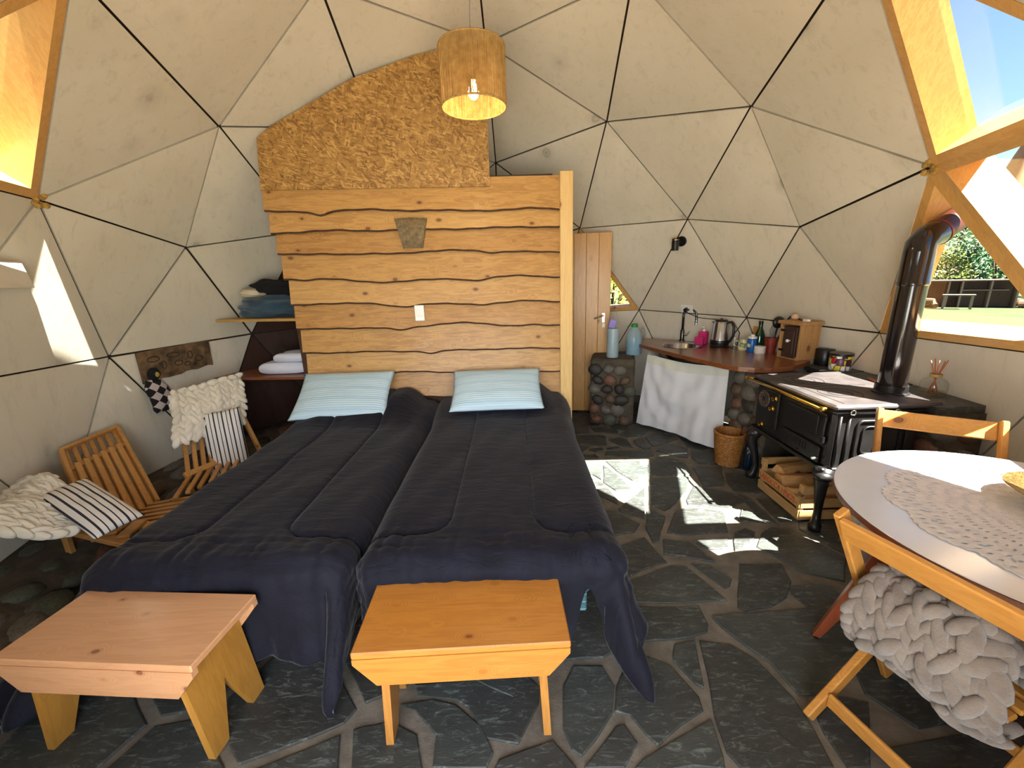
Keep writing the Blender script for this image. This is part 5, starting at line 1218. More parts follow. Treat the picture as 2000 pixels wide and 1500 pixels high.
# doily: lace rings, real holes
DC=Vector((1.835,-1.475,TZ+.002))
mb=MB();nsc=12
def dr(a):return .405+.030*abs(math.cos(a*nsc/2))+.004*math.sin(a*96)
nA=288
radii=[.10,.125,.15,.175,.2,.225,.25,.275,.3,.325,.35,.375,.40]
rgd=random.Random(2)
def dp(a,f,z=0): 
    r_=dr(a)*f;return DC+Vector((r_*math.cos(a),r_*math.sin(a),z+.0006*math.sin(a*36+f*30)))
F=[.0,.25,.30,.33,.40,.43,.50,.53,.60,.63,.70,.73,.80,.84,.88,.91,.95,1.0]
rings=[[mb.bm.verts.new(dp(2*math.pi*k/nA,f)) for k in range(nA)] for f in F[1:]]
cv=mb.bm.verts.new(DC)
for k in range(nA): mb._f([cv,rings[0][k],rings[0][(k+1)%nA]])
for ri in range(len(rings)-1):
    hole=ri in(1,3,5,7,9,11,14)
    for k in range(nA):
        if hole and (k+ri)%3==0: continue
        if ri in(12,) and (k//4)%2==0 and k%4 in(1,2): continue
        mb._f([rings[ri][k],rings[ri+1][k],rings[ri+1][(k+1)%nA],rings[ri][(k+1)%nA]])
dl=solo('doily',mb,plain('crochet_cotton','#e6e1de',.9,0,.08,40,.5,200),'round grey-white crocheted doily with scalloped edge on the white table','doily')
md=dl.modifiers.new('t','SOLIDIFY');md.thickness=.002;md.offset=1
# brass bowl
m,nt,b=newmat('engraved_brass');v=coords(nt,(1,1,1),False);sp=noi(nt,v,60,6,.7,1.5);nt.links.new(mix(nt,ramp(nt,sp,[(.4,(0,0,0,1)),(.6,(1,1,1,1))]),hexc('#5a4624'),hexc('#96804e')),b.inputs['Base Color']);b.inputs['Metallic'].default_value=.85;b.inputs['Roughness'].default_value=.33;bump(nt,b,sp,.5,.002);M_eb=m
BC=(1.955,-1.40,TZ+.004)
bw_=thing('brass_bowl',BC,'shallow engraved brass dish on a foot in the middle of the doily','bowl')
mb=MB();mb.lathe([(0,.028),(.045,.028),(.06,.022),(.12,.045),(.165,.058),(.166,.061),(.12,.049),(.062,.030),(.05,.032),(0,.032)],BC,56);obj('dish',mb,M_eb,bw_,smooth=True,ang=50)
mb=MB();mb.lathe([(.030,.026),(.026,.018),(.040,.006),(.052,.0),(.050,-.0)],BC,40);obj('foot',mb,M_brass,bw_,smooth=True)
mb=MB();mb.lathe([(.046,.030),(.048,.034),(.050,.030)],BC,40);obj('inner_ring',mb,M_brass,bw_,smooth=True)
# ---------------- folding chairs ----------------
def chair(origin,face,wd,label,H=.80,mat1=None,mat2=None,rake=.42):
    """origin: floor point under the centre of the back rail; face: unit vector to the front"""
    o=Vector((*origin,0));f=Vector((*face,0)).normalized();s=Vector((f.y,-f.x,0))     # s: to the sitter's right
    t=thing('folding_chair',o+f*.2,label,'chair','wooden folding chairs at the round table')
    def P(a,b,z):return o+f*a+s*b+Vector((0,0,z))
    hw=wd/2
    M1=mat1
    for sg in(-1,1):
        mb=MB();mb.bar(P(0,sg*hw,H),P(rake,sg*hw,.012),.024,.045,up=tuple(f),bev=.004);obj('back_post',mb,wood('chair_pine','#d89c4c','#b5762e','Z',rough=.38,kd=.5,coat=.25),t)
    for sg in(-1,1):
        mb=MB();mb.bar(P(-.02,sg*(hw-.03),.015),P(rake+.04,sg*(hw-.03),.43),.024,.045,up=(0,0,1),bev=.004);obj('leg',mb,wood('chair_pine','#d89c4c','#b5762e','X',rough=.38,kd=.5,coat=.25),t)
    mx=wood('chair_pine','#d89c4c','#b5762e','Y' if abs(s.y)>abs(s.x) else 'X',rough=.38,kd=.5,coat=.25)
    mb=MB();mb.bar(P(.0,-hw+.012,H-.05),P(.0,hw-.012,H-.05),.020,.085,up=(-f.x*.45,-f.y*.45,1),bev=.004)
    obj('back_rail',mb,mx,t)
    mb=MB();mb.bar(P(.045,-hw+.042,.085),P(.045,hw-.042,.085),.018,.055,up=(0,0,1),bev=.006);obj('stretcher',mb,mx,t)
    mb=MB();mb.bar(P(rake-.04,-hw+.042,.12),P(rake-.04,hw-.042,.12),.018,.04,up=(0,0,1),bev=.006);obj('stretcher',mb,mx,t)
    for k in range(7):
        a=.10+.34*k/6;mb=MB();mb.bar(P(a,-hw+.03,.435),P(a,hw-.03,.435),.042,.016,bev=.004);obj('seat_slat',mb,mx,t)
    for sg in(-1,1):
        mb=MB();mb.tube([P(.20,sg*(hw+.014),.45-.03),P(.20,sg*(hw-.05),.45-.03)],.007,8);obj('pivot_bolt',mb,M_brass,t,smooth=True,ang=40)
    return P,hw
P2,hw2=chair((1.205,-1.66),(.96,.28),.43,'folding pine chair nearest the viewer with a thick taupe throw on its seat')
P1,hw1=chair((2.155,-.74),(-.52,-.80),.42,'folding pine chair on the stove side of the round table',H=.84,rake=.40)
# taupe throw bulging out behind the near chair
prof2=[(.42,.462),(.32,.468),(.22,.475),(.17,.54),(.16,.61),(.125,.625),(.085,.58),(.06,.50),(.055,.42),(.09,.36),(.17,.335)]
def s2(u,v):
    a,_,z=bez([(p[0],0,p[1]) for p in prof2],v);w_=(u-.5)*2
    bb=w_*(.172+.010*math.sin(v*9));bul=1-abs(w_)**2.5
    edge=1-.25*abs(w_)**4
    z2=.45+(z-.45)*edge+.012*math.sin(u*7+v*5)
    a2=a if v<.35 else a-(.02*bul if v>.45 else 0)
    return P2(a2,bb,z2)
throw('throw',s2,6,15,.019,M_grey,'thick taupe chunky knit throw over the near folding chair',seed=4,seg=10,wob=.012)
prof1=[(.44,.34),(.46,.42),(.42,.465),(.25,.468),(.12,.475),(.05,.50),(.03,.55)]
def s1(u,v):
    a,_,z=bez([(p[0],0,p[1]) for p in prof1],v);w_=(u-.5)*2;bb=w_*.26
    dz=-.12*smooth01((abs(w_)-.72)/.28)
    return P1(a,bb,z+dz+.01*math.sin(u*8))
throw('throw',s1,7,10,.024,M_ltgrey,'light grey chunky knit throw on the chair across the table',seed=9,wob=.01)
# ---------------- left side: slatted lounge chairs, throws, striped cushions ----------------
M_lounge=wood('lounge_pine','#cc9a58','#a06c30','X',rough=.5,kd=.5,coat=.1)
M_lounge2=wood('lounge_pine_b','#c08c4a','#946228','X',rough=.5,kd=.5,coat=.1)
def slats(t,A,B,C,D,n,th,mat,name='back_slat',stag=.12,fill=.58):
    """A top-left B top-right C bottom-right D bottom-left; slats run top to bottom"""
    A,B,C,D=map(Vector,(A,B,C,D));nn=(B-A).cross(D-A).normalized()
    for k in range(n):
        f0=(k+.5)/n;p=A+(B-A)*f0;q=D+(C-D)*f0;wd=(B-A).length/n*fill
        off=nn*(th*.5 if k%2 else -th*.5)
        p2=p+(q-p)*(0 if k%2 else stag)
        mb=MB();mb.bar(p2+off,q+off,wd,th,up=tuple(nn),bev=.003);obj(name,mb,mat if k%2 else M_lounge2,t)
# X: empty backrest leaning on the dome wall
xA,xB,xC,xD=(-2.64,-.265,.60),(-2.66,.125,.61),(-2.13,-.27,.24),(-2.14,-.66,.24)
xB2=(-2.655,.12,.61)
lx=thing('lounge_chair',(-2.2,-.45,0),'low slatted lounge chair with empty backrest leaning to the dome wall','chair','slatted lounge chairs left of the beds')
nX=(Vector(xB2)-Vector(xA)).cross(Vector(xD)-Vector(xA)).normalized()
if nX.x<0:nX=-nX
# dark backing gap is real: two layers of slats
for k in range(7):
    f0=(k+.5)/7;p=Vector(xA)+(Vector(xB2)-Vector(xA))*f0;q=Vector(xD)+(Vector(xC)-Vector(xD))*f0
    mb=MB();mb.bar(p-nX*.012,q-nX*.012,.024,.018,up=tuple(nX),bev=.003);obj('back_slat',mb,M_lounge2,lx)
for k in range(6):
    f0=(k+1)/7;p=Vector(xA)+(Vector(xB2)-Vector(xA))*f0;q=Vector(xD)+(Vector(xC)-Vector(xD))*f0
    p=p+(q-p)*.22
    mb=MB();mb.bar(p+nX*.010,q+nX*.010,.030,.020,up=tuple(nX),bev=.003);obj('back_slat',mb,M_lounge,lx)
mb=MB();mb.bar(Vector(xA)-(Vector(xB2)-Vector(xA))*.02,Vector(xB2)+(Vector(xB2)-Vector(xA))*.02,.022,.035,up=tuple(nX),bev=.004);obj('top_rail',mb,M_lounge,lx)
mb=MB();a_=Vector(xB2)+(Vector(xC)-Vector(xB2))*.55;mb.bar(Vector(xB2)+nX*.0,Vector(xC),.022,.035,up=tuple(nX),bev=.003);obj('side_rail',mb,M_lounge,lx)
mb=MB();mb.bar(Vector(xA),Vector(xD),.022,.035,up=tuple(nX),bev=.003);obj('side_rail',mb,M_lounge,lx)
mb=MB();mb.bar(Vector(xA)+(Vector(xD)-Vector(xA))*.24+nX*.0,Vector(xB2)+(Vector(xC)-Vector(xB2))*.24,.03,.016,up=tuple(nX),bev=.003);obj('cross_rail',mb,M_lounge2,lx)
for k in range(7):      # seat slats run towards the bed
    f0=(k+.5)/7;q=Vector(xD)+(Vector(xC)-Vector(xD))*f0
    e_=q+Vector((.42,.10,.02));mb=MB();mb.bar(q,e_,.028,.018,bev=.003);obj('seat_slat',mb,M_lounge if k%2 else M_lounge2,lx)
for y in(-.60,-.26):
    mb=MB();mb.bar((-2.05,y,.22),(-2.0,y,.01),.03,.03,bev=.003);obj('leg',mb,M_lounge,lx)
    mb=MB();mb.bar((-1.76,y+.08,.25),(-1.74,y+.08,.01),.03,.03,bev=.003);obj('leg',mb,M_lounge,lx)
# Y: front-left chair under a cream throw
ly=thing('lounge_chair',(-2.1,-.95,0),'low lounge chair at the left edge buried under a cream throw','chair','slatted lounge chairs left of the beds')
for (p,q) in (((-2.44,-.46,.30),(-1.85,-.64,.30)),((-2.40,-.61,.30),(-1.82,-.79,.30))):
    mb=MB();mb.bar(p,q,.05,.028,up=(0,0,1),bev=.004);obj('side_rail',mb,M_lounge,ly)
for k in range(6):
    f0=(k+.5)/6;p=Vector((-2.44,-.46,.325)).lerp(Vector((-1.85,-.64,.325)),f0);q=Vector((-2.40,-.60,.325)).lerp(Vector((-1.82,-.78,.325)),f0)
    mb=MB();mb.bar(p,q,.06,.016,bev=.003);obj('seat_slat',mb,M_lounge2,ly)
for k in range(5):
    f0=(k+.5)/5;p=Vector((-2.44,-.46,.31)).lerp(Vector((-2.40,-.60,.31)),f0);mb=MB();mb.bar(p,p+Vector((-.08,-.02,.20)),.05,.016,up=(1,0,0),bev=.003);obj('back_slat',mb,M_lounge,ly)
for x,y in((-2.38,-.49),(-1.88,-.64),(-2.34,-.62),(-1.86,-.77)):
    mb=MB();mb.bar((x,y,.285),(x,y,.01),.03,.03,bev=.003);obj('leg',mb,M_lounge,ly)
def sY(u,v):
    # u across the chair (away -> near), v from the back down over the seat
    a=Vector((-2.62,-.50,.50)).lerp(Vector((-2.42,-.96,.50)),u);b_=Vector((-2.42,-.54,.555)).lerp(Vector((-2.24,-.97,.53)),u)
    c_=Vector((-2.29,-.58,.47)).lerp(Vector((-2.12,-.91,.45)),u);d_=Vector((-2.17,-.62,.40)).lerp(Vector((-2.03,-.82,.41)),u)
    p=bez([a,b_,c_,d_],v);p.z+=-.10*smooth01((u-.8)/.2)*0+.012*math.sin(u*9+v*4)
    return p
throw('throw',sY,10,8,.026,M_cream,'cream chunky knit throw at the left edge of the picture',seed=2,wob=.008,seg=9)
def stripemat(name,axis,freq):
    m,nt,b=newmat(name);v=coords(nt,(1,1,1),False);sp=N(nt,'ShaderNodeSeparateXYZ');nt.links.new(v,sp.inputs[0])
    t=math_(nt,'ADD',math_(nt,'MULTIPLY',sp.outputs[axis],freq),.5);fr_=math_(nt,'FRACT',t)
    thin=math_(nt,'LESS_THAN',math_(nt,'ABSOLUTE',math_(nt,'SUBTRACT',fr_,.30)),.085)
    thin2=math_(nt,'LESS_THAN',math_(nt,'ABSOLUTE',math_(nt,'SUBTRACT',fr_,.78)),.05)
    c=mix(nt,math_(nt,'MAXIMUM',thin,thin2),hexc('#d9d5d0'),hexc('#26262e'));nt.links.new(c,b.inputs['Base Color']);b.inputs['Roughness'].default_value=.9
    bump(nt,b,noi(nt,v,300,3,.6),.2,.002);return m
M_st=stripemat('striped_linen',1,19.0)
o=bpy.data.objects.new('striped_cushion',pillow_mesh('striped_cushion',.56,.20,.09,3,M_st,n=32));COL.objects.link(o);tag(o,'black and white striped cushion lying against the cream throw at the left edge','cushion','striped cushions on the lounge chairs')
place_local(o,(-2.04,-.715,.475),(.80,-.36,-.17),(.35,.60,.04))
# Z: chair under the wooden plaque
zA,zB,zC,zD=(-2.36,.30,.72),(-2.18,.72,.74),(-1.97,.35,.28),(-2.13,-.04,.28)
lz=thing('lounge_chair',(-2.1,.3,0),'slatted lounge chair beside the dark plywood corner with a cream throw on its backrest','chair','slatted lounge chairs left of the beds')
zA,zB,zC,zD=map(Vector,(zA,zB,zC,zD));nZ=(zB-zA).cross(zD-zA).normalized()
if nZ.y>0:nZ=-nZ
for k in range(8):
    f0=(k+.5)/8;p=zA.lerp(zB,f0);q=zD.lerp(zC,f0);mb=MB();mb.bar(p,q,.027,.022,up=tuple(nZ),bev=.003);obj('back_slat',mb,M_lounge if k%2 else M_lounge2,lz)
for t_ in(.05,.97):
    mb=MB();mb.bar(zA.lerp(zD,t_),zB.lerp(zC,t_),.04,.03,up=tuple(nZ),bev=.004);obj('cross_rail',mb,M_lounge,lz)
for k in range(6):
    f0=(k+.5)/6;q=zD.lerp(zC,f0);mb=MB();mb.bar(q,q+Vector((.14,-.30,.0)),.028,.02,bev=.003);obj('seat_slat',mb,M_lounge if k%2 else M_lounge2,lz)
for p,q in((zB.lerp(zC,.45)+Vector((.02,.0,0)),Vector((-1.80,.40,.01))),(zB.lerp(zC,.75),Vector((-1.86,.22,.01))),(zD+Vector((.0,0,-.02)),Vector((-2.05,-.03,.01))),(zD+Vector((.12,-.25,-.01)),Vector((-1.98,-.27,.01)))):
    mb=MB();mb.bar(p,q,.028,.032,up=tuple(nZ),bev=.003);obj('leg',mb,M_lounge,lz)
zc_=[(-.10,-.10),(-.02,.04),(.03,.12),(.05,.5),(.06,.9),(.10,1.0)]
def sZ(u,v):
    w_=u;top=zA.lerp(zB,-.06+1.12*w_);bot=zD.lerp(zC,-.16+1.14*w_)
    d=(bot-top)
    if v<.25: t=v/.25;p=top-nZ*(.05*(1-t))+Vector((0,0,.05*math.sin(t*math.pi/2)))-Vector((0,0,.06*(1-t)))+nZ*.03*t
    else:
        t=(v-.25)/.75;p=top+d*(t*.60)+nZ*(.045+.03*math.sin(t*math.pi))+Vector((0,0,.05*(1-t)))
    return p+nZ*.008*math.sin(u*9+v*6)
throw('throw',sZ,7,10,.024,M_cream,'cream chunky knit throw over the chair below the wooden plaque',seed=6,wob=.008)
o=bpy.data.objects.new('striped_cushion',pillow_mesh('striped_cushion',.52,.26,.10,4,M_st,n=32));COL.objects.link(o);tag(o,'black and white striped cushion standing on the chair below the wooden plaque','cushion','striped cushions on the lounge chairs')
place_local(o,(-2.03,.27,.40),(-.10,.14,.46),(-.62,-.42,.0))
# ---------------- plaque and checked bag ----------------
X,n_,rt_=frame_on((-2.62,.70,.98))
M_plq=plain('carved_plaque','#6a5236',.6,0,.55,14,.9,30)
def dl_(P): return on_dome(P,.006)[0]
q=[on_dome(p,.0)[0] for p in((-2.695,.432,1.085),(-2.526,.949,1.095),(-2.535,.956,.885),(-2.703,.444,.845))]
mb=MB();rr=random.Random(4);top=[];bot=[]
for k in range(13):
    t=k/12;a=q[0].lerp(q[1],t)+Vector((0,0,rr.uniform(-.004,.004)));b_=q[3].lerp(q[2],t)+Vector((0,0,rr.uniform(-.008,.008)));top.append(a);bot.append(b_)
nrm=(q[1]-q[0]).cross(q[3]-q[0]).normalized()
if nrm.dot(CTR-q[0])<0:nrm=-nrm
V=[];
for k in range(13): V+=[top[k]+nrm*.012,bot[k]+nrm*.012,bot[k]+nrm*.034,top[k]+nrm*.034]
F=[(0,1,2,3),(48,51,50,49)]
for k in range(12):
    a=k*4;F+=[(a+i,a+4+i,a+4+(i+1)%4,a+(i+1)%4) for i in range(4)]
mb.raw(V,F)
plq=recenter(obj('wall_plaque',mb,M_plq));tag(plq,'carved dark wooden plaque on the left dome wall','plaque');WORLDLOC[plq.name]=plq.location.copy()
M_carv=plain('carving_dark','#2e2216',.7,0,.3)
for k,(t,vv,la,lb) in enumerate(((.18,.3,.07,.02),(.3,.55,.03,.03),(.45,.28,.08,.018),(.5,.6,.05,.02),(.68,.4,.03,.03),(.80,.6,.05,.022),(.62,.7,.04,.015))):
    c_=q[0].lerp(q[1],t).lerp(q[3].lerp(q[2],t),vv)+nrm*.034;ex=(q[1]-q[0]).normalized();ey=nrm.cross(ex)
    mb=MB();mb.tube([c_+ex*(la*math.cos(2*math.pi*i/16))*.6+ey*(lb*math.sin(2*math.pi*i/16)) for i in range(16)],.004,5,closed=True);o=obj('carved_leaf',mb,M_carv,smooth=True);o.parent=plq;o.data.transform(Matrix.Translation(-plq.location))
# checked bag
bgc=on_dome((-2.675,.51,.79),.05)[0]
m,nt,b=newmat('checked_wool');tc=N(nt,'ShaderNodeTexCoord');mp=N(nt,'ShaderNodeMapping');mp.inputs['Rotation'].default_value=(0,0,R(45));nt.links.new(tc.outputs['Object'],mp.inputs[0])
ck=N(nt,'ShaderNodeTexChecker');ck.inputs['Scale'].default_value=19;ck.inputs[1].default_value=hexc('#141216');ck.inputs[2].default_value=hexc('#bcaeaa')
sv=N(nt,'ShaderNodeVectorMath',operation='MULTIPLY');sv.inputs[1].default_value=(1,1,0);nt.links.new(mp.outputs[0],sv.inputs[0]);ad=N(nt,'ShaderNodeVectorMath',operation='ADD');ad.inputs[1].default_value=(0,0,.013);nt.links.new(sv.outputs[0],ad.inputs[0]);nt.links.new(ad.outputs[0],ck.inputs[0])
nt.links.new(ck.outputs[0],b.inputs['Base Color']);b.inputs['Roughness'].default_value=.95;bump(nt,b,noi(nt,tc.outputs['Object'],120,5,.7),.5,.004)
n_bag=(CTR-bgc);n_bag.z=.25;n_bag.normalize()
exb=Vector((0,0,1)).cross(n_bag).normalized();eyb=n_bag.cross(exb)
bg_=thing('checked_bag',bgc,'black and pink checked knitted bag hanging from the wooden plaque','bag')
mb=MB()
def bagf(sg):
    def g(u,v):
        a=u*2-1;y=(v-.5)*.26;w_=.085*(1-.35*smooth01((v-.7)/.3))*(1-.25*smooth01((.12-v)/.12))
        e=max(0,1-abs(a)**2.5)*max(0,1-abs(v*2-1)**4);return Vector((a*w_+.012*math.sin(v*5),y,sg*.035*e**.6+.002*sg))
    return g
mb.grid(bagf(1),20,26);mb.grid(bagf(-1),20,26);bmesh.ops.remove_doubles(mb.bm,verts=mb.bm.verts,dist=1e-4)
o=obj('bag_body',mb,m,smooth=True);o.parent=bg_
Mx=Matrix((exb,eyb,n_bag)).transposed().to_4x4();Mx.translation=Vector((0,0,-.055));o.matrix_local=Mx
mb=MB();mb.ell(bgc+eyb*.115-Vector((0,0,.0)),(.045,.045,.05),nu=12,nv=8);obj('hood',mb,plain('black_wool','#17151a',.95,0,.3),bg_,smooth=True)
mb=MB();mb.ell(bgc+eyb*.11+n_bag*.035,(.018,.018,.022),nu=10,nv=6);obj('yellow_tag',mb,plain('yellow_knit','#a8903a',.9,0,.2),bg_,smooth=True)
# ---------------- corner shelves, clothes, towels ----------------
def shelf(z,tipxy,label,mat,th=.022):
    pts_=[tipxy,(-1.60,.835),(-1.60,2.16)]
    r_=math.sqrt(max(.1,DS**2-(z-DZ)**2))*.962
    a0=math.atan2(2.16,-1.60);a1=math.atan2(tipxy[1],tipxy[0])
    arc=[]
    for k in range(1,6):
        a=a0+(a1-a0)*k/6;X=on_dome((r_*math.cos(a),r_*math.sin(a),z),.02)[0];arc.append((X.x,X.y))
    X=on_dome((-1.60,2.16,z),.02)[0]
    poly=[tipxy,(-1.60,.86),(-1.60,min(2.10,X.y))]+arc
    mb=MB();mb.prism(poly,z-th,z);return solo('shelf',mb,mat,label,'shelf','corner shelves left of the bedhead')
shelf(1.263,(-2.44,1.0),'upper corner shelf holding folded clothes left of the bedhead',wood('shelf_light','#c9a35e','#9c7838','X',rough=.5,kd=.3))
shelf(.76,(-2.52,.935),'lower reddish corner shelf holding white towels left of the bedhead',wood('shelf_red','#9a5a30','#6e3a1c','X',rough=.4,kd=.3,coat=.2))
def lump(name,c,rad,seed,mat,label,cat,amp=.25,fold=5,group=None):
    mb=MB();mb.ell((0,0,0),(1,1,1),nu=36,nv=22)
    for v in mb.bm.verts:
        d=v.co.copy();f=1+amp*noise.noise(d*1.8+Vector((seed,0,0)))+amp*.35*math.sin(fold*d.z*2+d.x*3+seed)
        p=Vector((d.x*rad[0]*f,d.y*rad[1]*f,d.z*rad[2]*f));p.z=max(p.z,-rad[2]*.82);v.co=p+Vector(c)
    return solo(name,mb,mat,label,cat,group,smooth=True)
M_fleece=plain('teal_fleece','#2f4a5c',.95,0,.3,12,.6,90,sheen=.3)
lump('folded_jacket',(-2.04,1.16,1.263+.085),(.30,.15,.10),3.1,M_fleece,'folded teal fleece jacket on the upper corner shelf','jacket')
lump('black_scarf',(-1.93,1.17,1.263+.255),(.24,.12,.075),7.7,plain('black_fleece','#0d0d0f',.95,0,.2,20,.5,80),'black fabric heaped on the teal jacket','clothing',.35)
lump('cream_cap',(-2.15,1.13,1.263+.215),(.10,.09,.045),9.1,plain('cream_fleece','#cfc2a6',.95,0,.1),'cream woollen cap between the black fabric and the jacket','cap',.15)
M_tow=plain('white_towel','#dfe2f0',.95,0,.03,10,.5,180,sheen=.3)
def towel(x0,x1,y0,y1,z0,z1,label):
    mb=MB();n=10
    def sec(x):
        out=[];h=(z1-z0)/2;zc2=(z0+z1)/2
        for k in range(n*2):
            a=2*math.pi*k/(n*2);cx=math.copysign(abs(math.cos(a))**.5,math.cos(a));cz=math.copysign(abs(math.sin(a))**.7,math.sin(a))
            out.append((x+cx*(x1-x0)/2,zc2+cz*h))
        return out
    rings=[]
    for j in range(9):
        y=y0+(y1-y0)*j/8;s=1-.12*abs(j/4-1)**3
        rings.append([mb.bm.verts.new(((x0+x1)/2+(p[0]-(x0+x1)/2)*s,y,zc2_+(p[1]-zc2_)*s)) for p in sec((x0+x1)/2) for zc2_ in[(z0+z1)/2]])
    for A,B in zip(rings,rings[1:]):
        for k in range(len(A)): mb._f([A[k],A[(k+1)%len(A)],B[(k+1)%len(A)],B[k]])
    mb._f(rings[0]);mb._f(rings[-1])
    return solo('towel',mb,M_tow,label,'towel','folded white towels on the lower corner shelf',smooth=True)
towel(-2.17,-1.68,.99,1.28,.762,.865,'large folded white towel at the bottom of the stack')
towel(-2.02,-1.68,1.0,1.26,.866,.945,'smaller folded white towel on top of the stack')
solo('hair_tie',MB().tube([(-1.93+.03*math.cos(k/12*2*math.pi),1.03,.968+.018*math.sin(k/12*2*math.pi)) for k in range(12)],.003,5,closed=True),M_black,'thin dark wire loop standing on the white towels','hair tie')
# white corner box at the left edge
def onw(P,o=.0): return on_dome(P,o)[0]
wA,wB=Vector((-2.519,-.39,1.569)),Vector((-2.532,-.263,1.567))
mb=MB();V=[Vector(p) for p in((-2.52,-.245,1.565),(-2.36,-1.02,1.565),(-2.12,-1.0,1.565),(-2.37,-.36,1.565),(-2.47,-.30,1.70),(-2.25,-.98,1.70))]
mb.raw(V,[(0,3,2,1),(0,4,3),(3,4,5,2),(1,2,5),(0,1,5,4)])
solo('corner_box',mb,plain('white_painted_ply','#d9d5ca',.6,0,.04),'white painted wedge-shaped box on the dome wall at the left edge','box')
# ---------------- outside ----------------
def grassmat():
    m,nt,b=newmat('grass');v=coords(nt,(1,1,1),False)
    c=mix(nt,ramp(nt,noi(nt,v,.6,5,.6),[(.35,(0,0,0,1)),(.65,(1,1,1,1))]),hexc('#2b3d14'),hexc('#454a1e'))
    c=mix(nt,ramp(nt,noi(nt,v,25,5,.8),[(.45,(0,0,0,1)),(.7,(.6,.6,.6,1))]),c,hexc('#22300f'))
    nt.links.new(c,b.inputs['Base Color']);b.inputs['Roughness'].default_value=.95;bump(nt,b,noi(nt,v,30,4,.8),.8,.04);return m
mb=MB()
n=48;R0=2.95
ring0=[mb.bm.verts.new((R0*math.cos(2*math.pi*k/n),R0*math.sin(2*math.pi*k/n),-.15)) for k in range(n)]
for r_ in(8,20,60,160):
    r1=[mb.bm.verts.new((r_*math.cos(2*math.pi*k/n),r_*math.sin(2*math.pi*k/n),-.15)) for k in range(n)]
    for k in range(n): mb._f([ring0[k],ring0[(k+1)%n],r1[(k+1)%n],r1[k]])
    ring0=r1
tag(obj('ground',mb,grassmat()),'sunlit dry green lawn outside the dome',None,None,'structure')
# pale timber deck added before the doorway to bounce sunlight inside
M_deck=wood('deck','#c8b79a','#a8977c','X',rough=.7,kd=.2)
dk=tag(obj('deck',MB().box((0,-4.6,-.14),(4.6,3.4,.12)),M_found),'pale timber deck added in front of the doorway, out of view, to bounce sunlight inside',None,None,'structure');WORLDLOC[dk.name]=Vector((0,0,0))
for k in range(22):
    mb=MB();mb.box((0,-2.98-.15*k,-.065),(4.6,.142,.03),bev=.003);obj('bounce_deck_board',mb,M_deck,dk)
# unseen eave over the doorway, added to block sun from the floor
mb=MB();mb.box((.15,-2.62,2.0),(2.6,.62,.05));tag(obj('sun_block_eave',mb,M_deck),'short timber eave added unseen above the doorway to keep direct sun off the floor',None,None,'structure')
# hill
m,nt,b=newmat('rocky_hill');v=coords(nt,(1,1,1),False);nt.links.new(ramp(nt,noi(nt,v,.15,8,.7),[(.35,hexc('#5c3f2a')),(.5,hexc('#7d5c40')),(.7,hexc('#5f5f3c'))]),b.inputs['Base Color']);b.inputs['Roughness'].default_value=1
mb=MB()
def hf(u,v):
    a=R(-5+70*u);r_=70+60*v;h=26*math.exp(-((math.degrees(a)-39.0)/2.6)**2)*math.sin(min(1,v*1.6)*math.pi/2)*.60+9*math.sin(min(1,v*2)*math.pi/2)*(.72+.4*noise.noise(Vector((u*8,v*3,1))))
    h-=4*smooth01((41.5-math.degrees(a))/-2)*0
    return Vector((r_*math.cos(a),r_*math.sin(a),-.2+h))
mb.grid(hf,90,30);solo('rocky_hill',mb,m,'brown rocky hill rising behind the shrubs outside the right windows','hill',smooth=True)
# timber shelter
M_shed=wood('weathered_timber','#8a7264','#6e5848','Z',rough=.8,kd=.3)
sa=Vector((16.9,14.3,-.15));sb=Vector((18.7,12.7,-.15));sdv2=(sb-sa).normalized();snn=Vector((-sdv2.y,sdv2.x,0))
if snn.x<0:snn=-snn
sh=thing('log_shelter',(sa+sb)/2,'long low timber shelter with open bays across the lawn','shelter')
SLn=(sb-sa).length
rotS=Matrix((sdv2,snn,Vector((0,0,1)))).transposed()
def SS(u,n_,z):return sa+sdv2*u+snn*n_+Vector((0,0,z))
mb=MB();mb.box(SS(SLn/2,.9,.5),(SLn,.04,1.0),rotS);obj('back_wall',mb,M_shed,sh)
for u in(0,.62,.98,SLn*.72,SLn):
    mb=MB();mb.box(SS(u,.45,.5),(.05,.9,1.0),rotS);obj('divider',mb,M_shed,sh)
mb=MB();mb.box(SS(SLn/2,.45,1.02),(SLn+.1,1.0,.04),rotS);obj('roof_board',mb,M_shed,sh)
mb=MB();mb.box(SS(.98+.6,.45,.66),(1.2,.9,.03),rotS);obj('shelf_board',mb,M_shed,sh)
ta=SS(.85,-.9,0);tt=thing('garden_table',ta,'small wooden table standing before the timber shelter on the lawn','table')
mb=MB();mb.box(ta+Vector((0,0,.52)),(.85,.35,.05),rotS);obj('tabletop',mb,M_shed,tt)
for dx in(-.36,.36):
    for dy in(-.13,.13):
        mb=MB();mb.box(ta+sdv2*dx+snn*dy+Vector((0,0,.25)),(.05,.05,.5),rotS);obj('leg',mb,M_shed,tt)
rr=random.Random(31)
logm=None
def small_log(c,r_,L,yaw,first=[None]):
    if first[0] is None:
        mb=MB();mb.mi=0;mb.tube([(-.5,0,0),(.5,0,0)],1,9);me=mb.mesh('log');me.materials.append(plain('far_log','#7d6248',.9,0,.3,3));first[0]=me
    o=bpy.data.objects.new('stacked_log',first[0]);COL.objects.link(o);o.location=c;o.scale=(L,r_,r_);o.rotation_euler=(0,rr.uniform(-.1,.1),yaw)
    return tag(o,'cut log in the loose heap beside the timber shelter','log','cut logs heaped by the shelter')
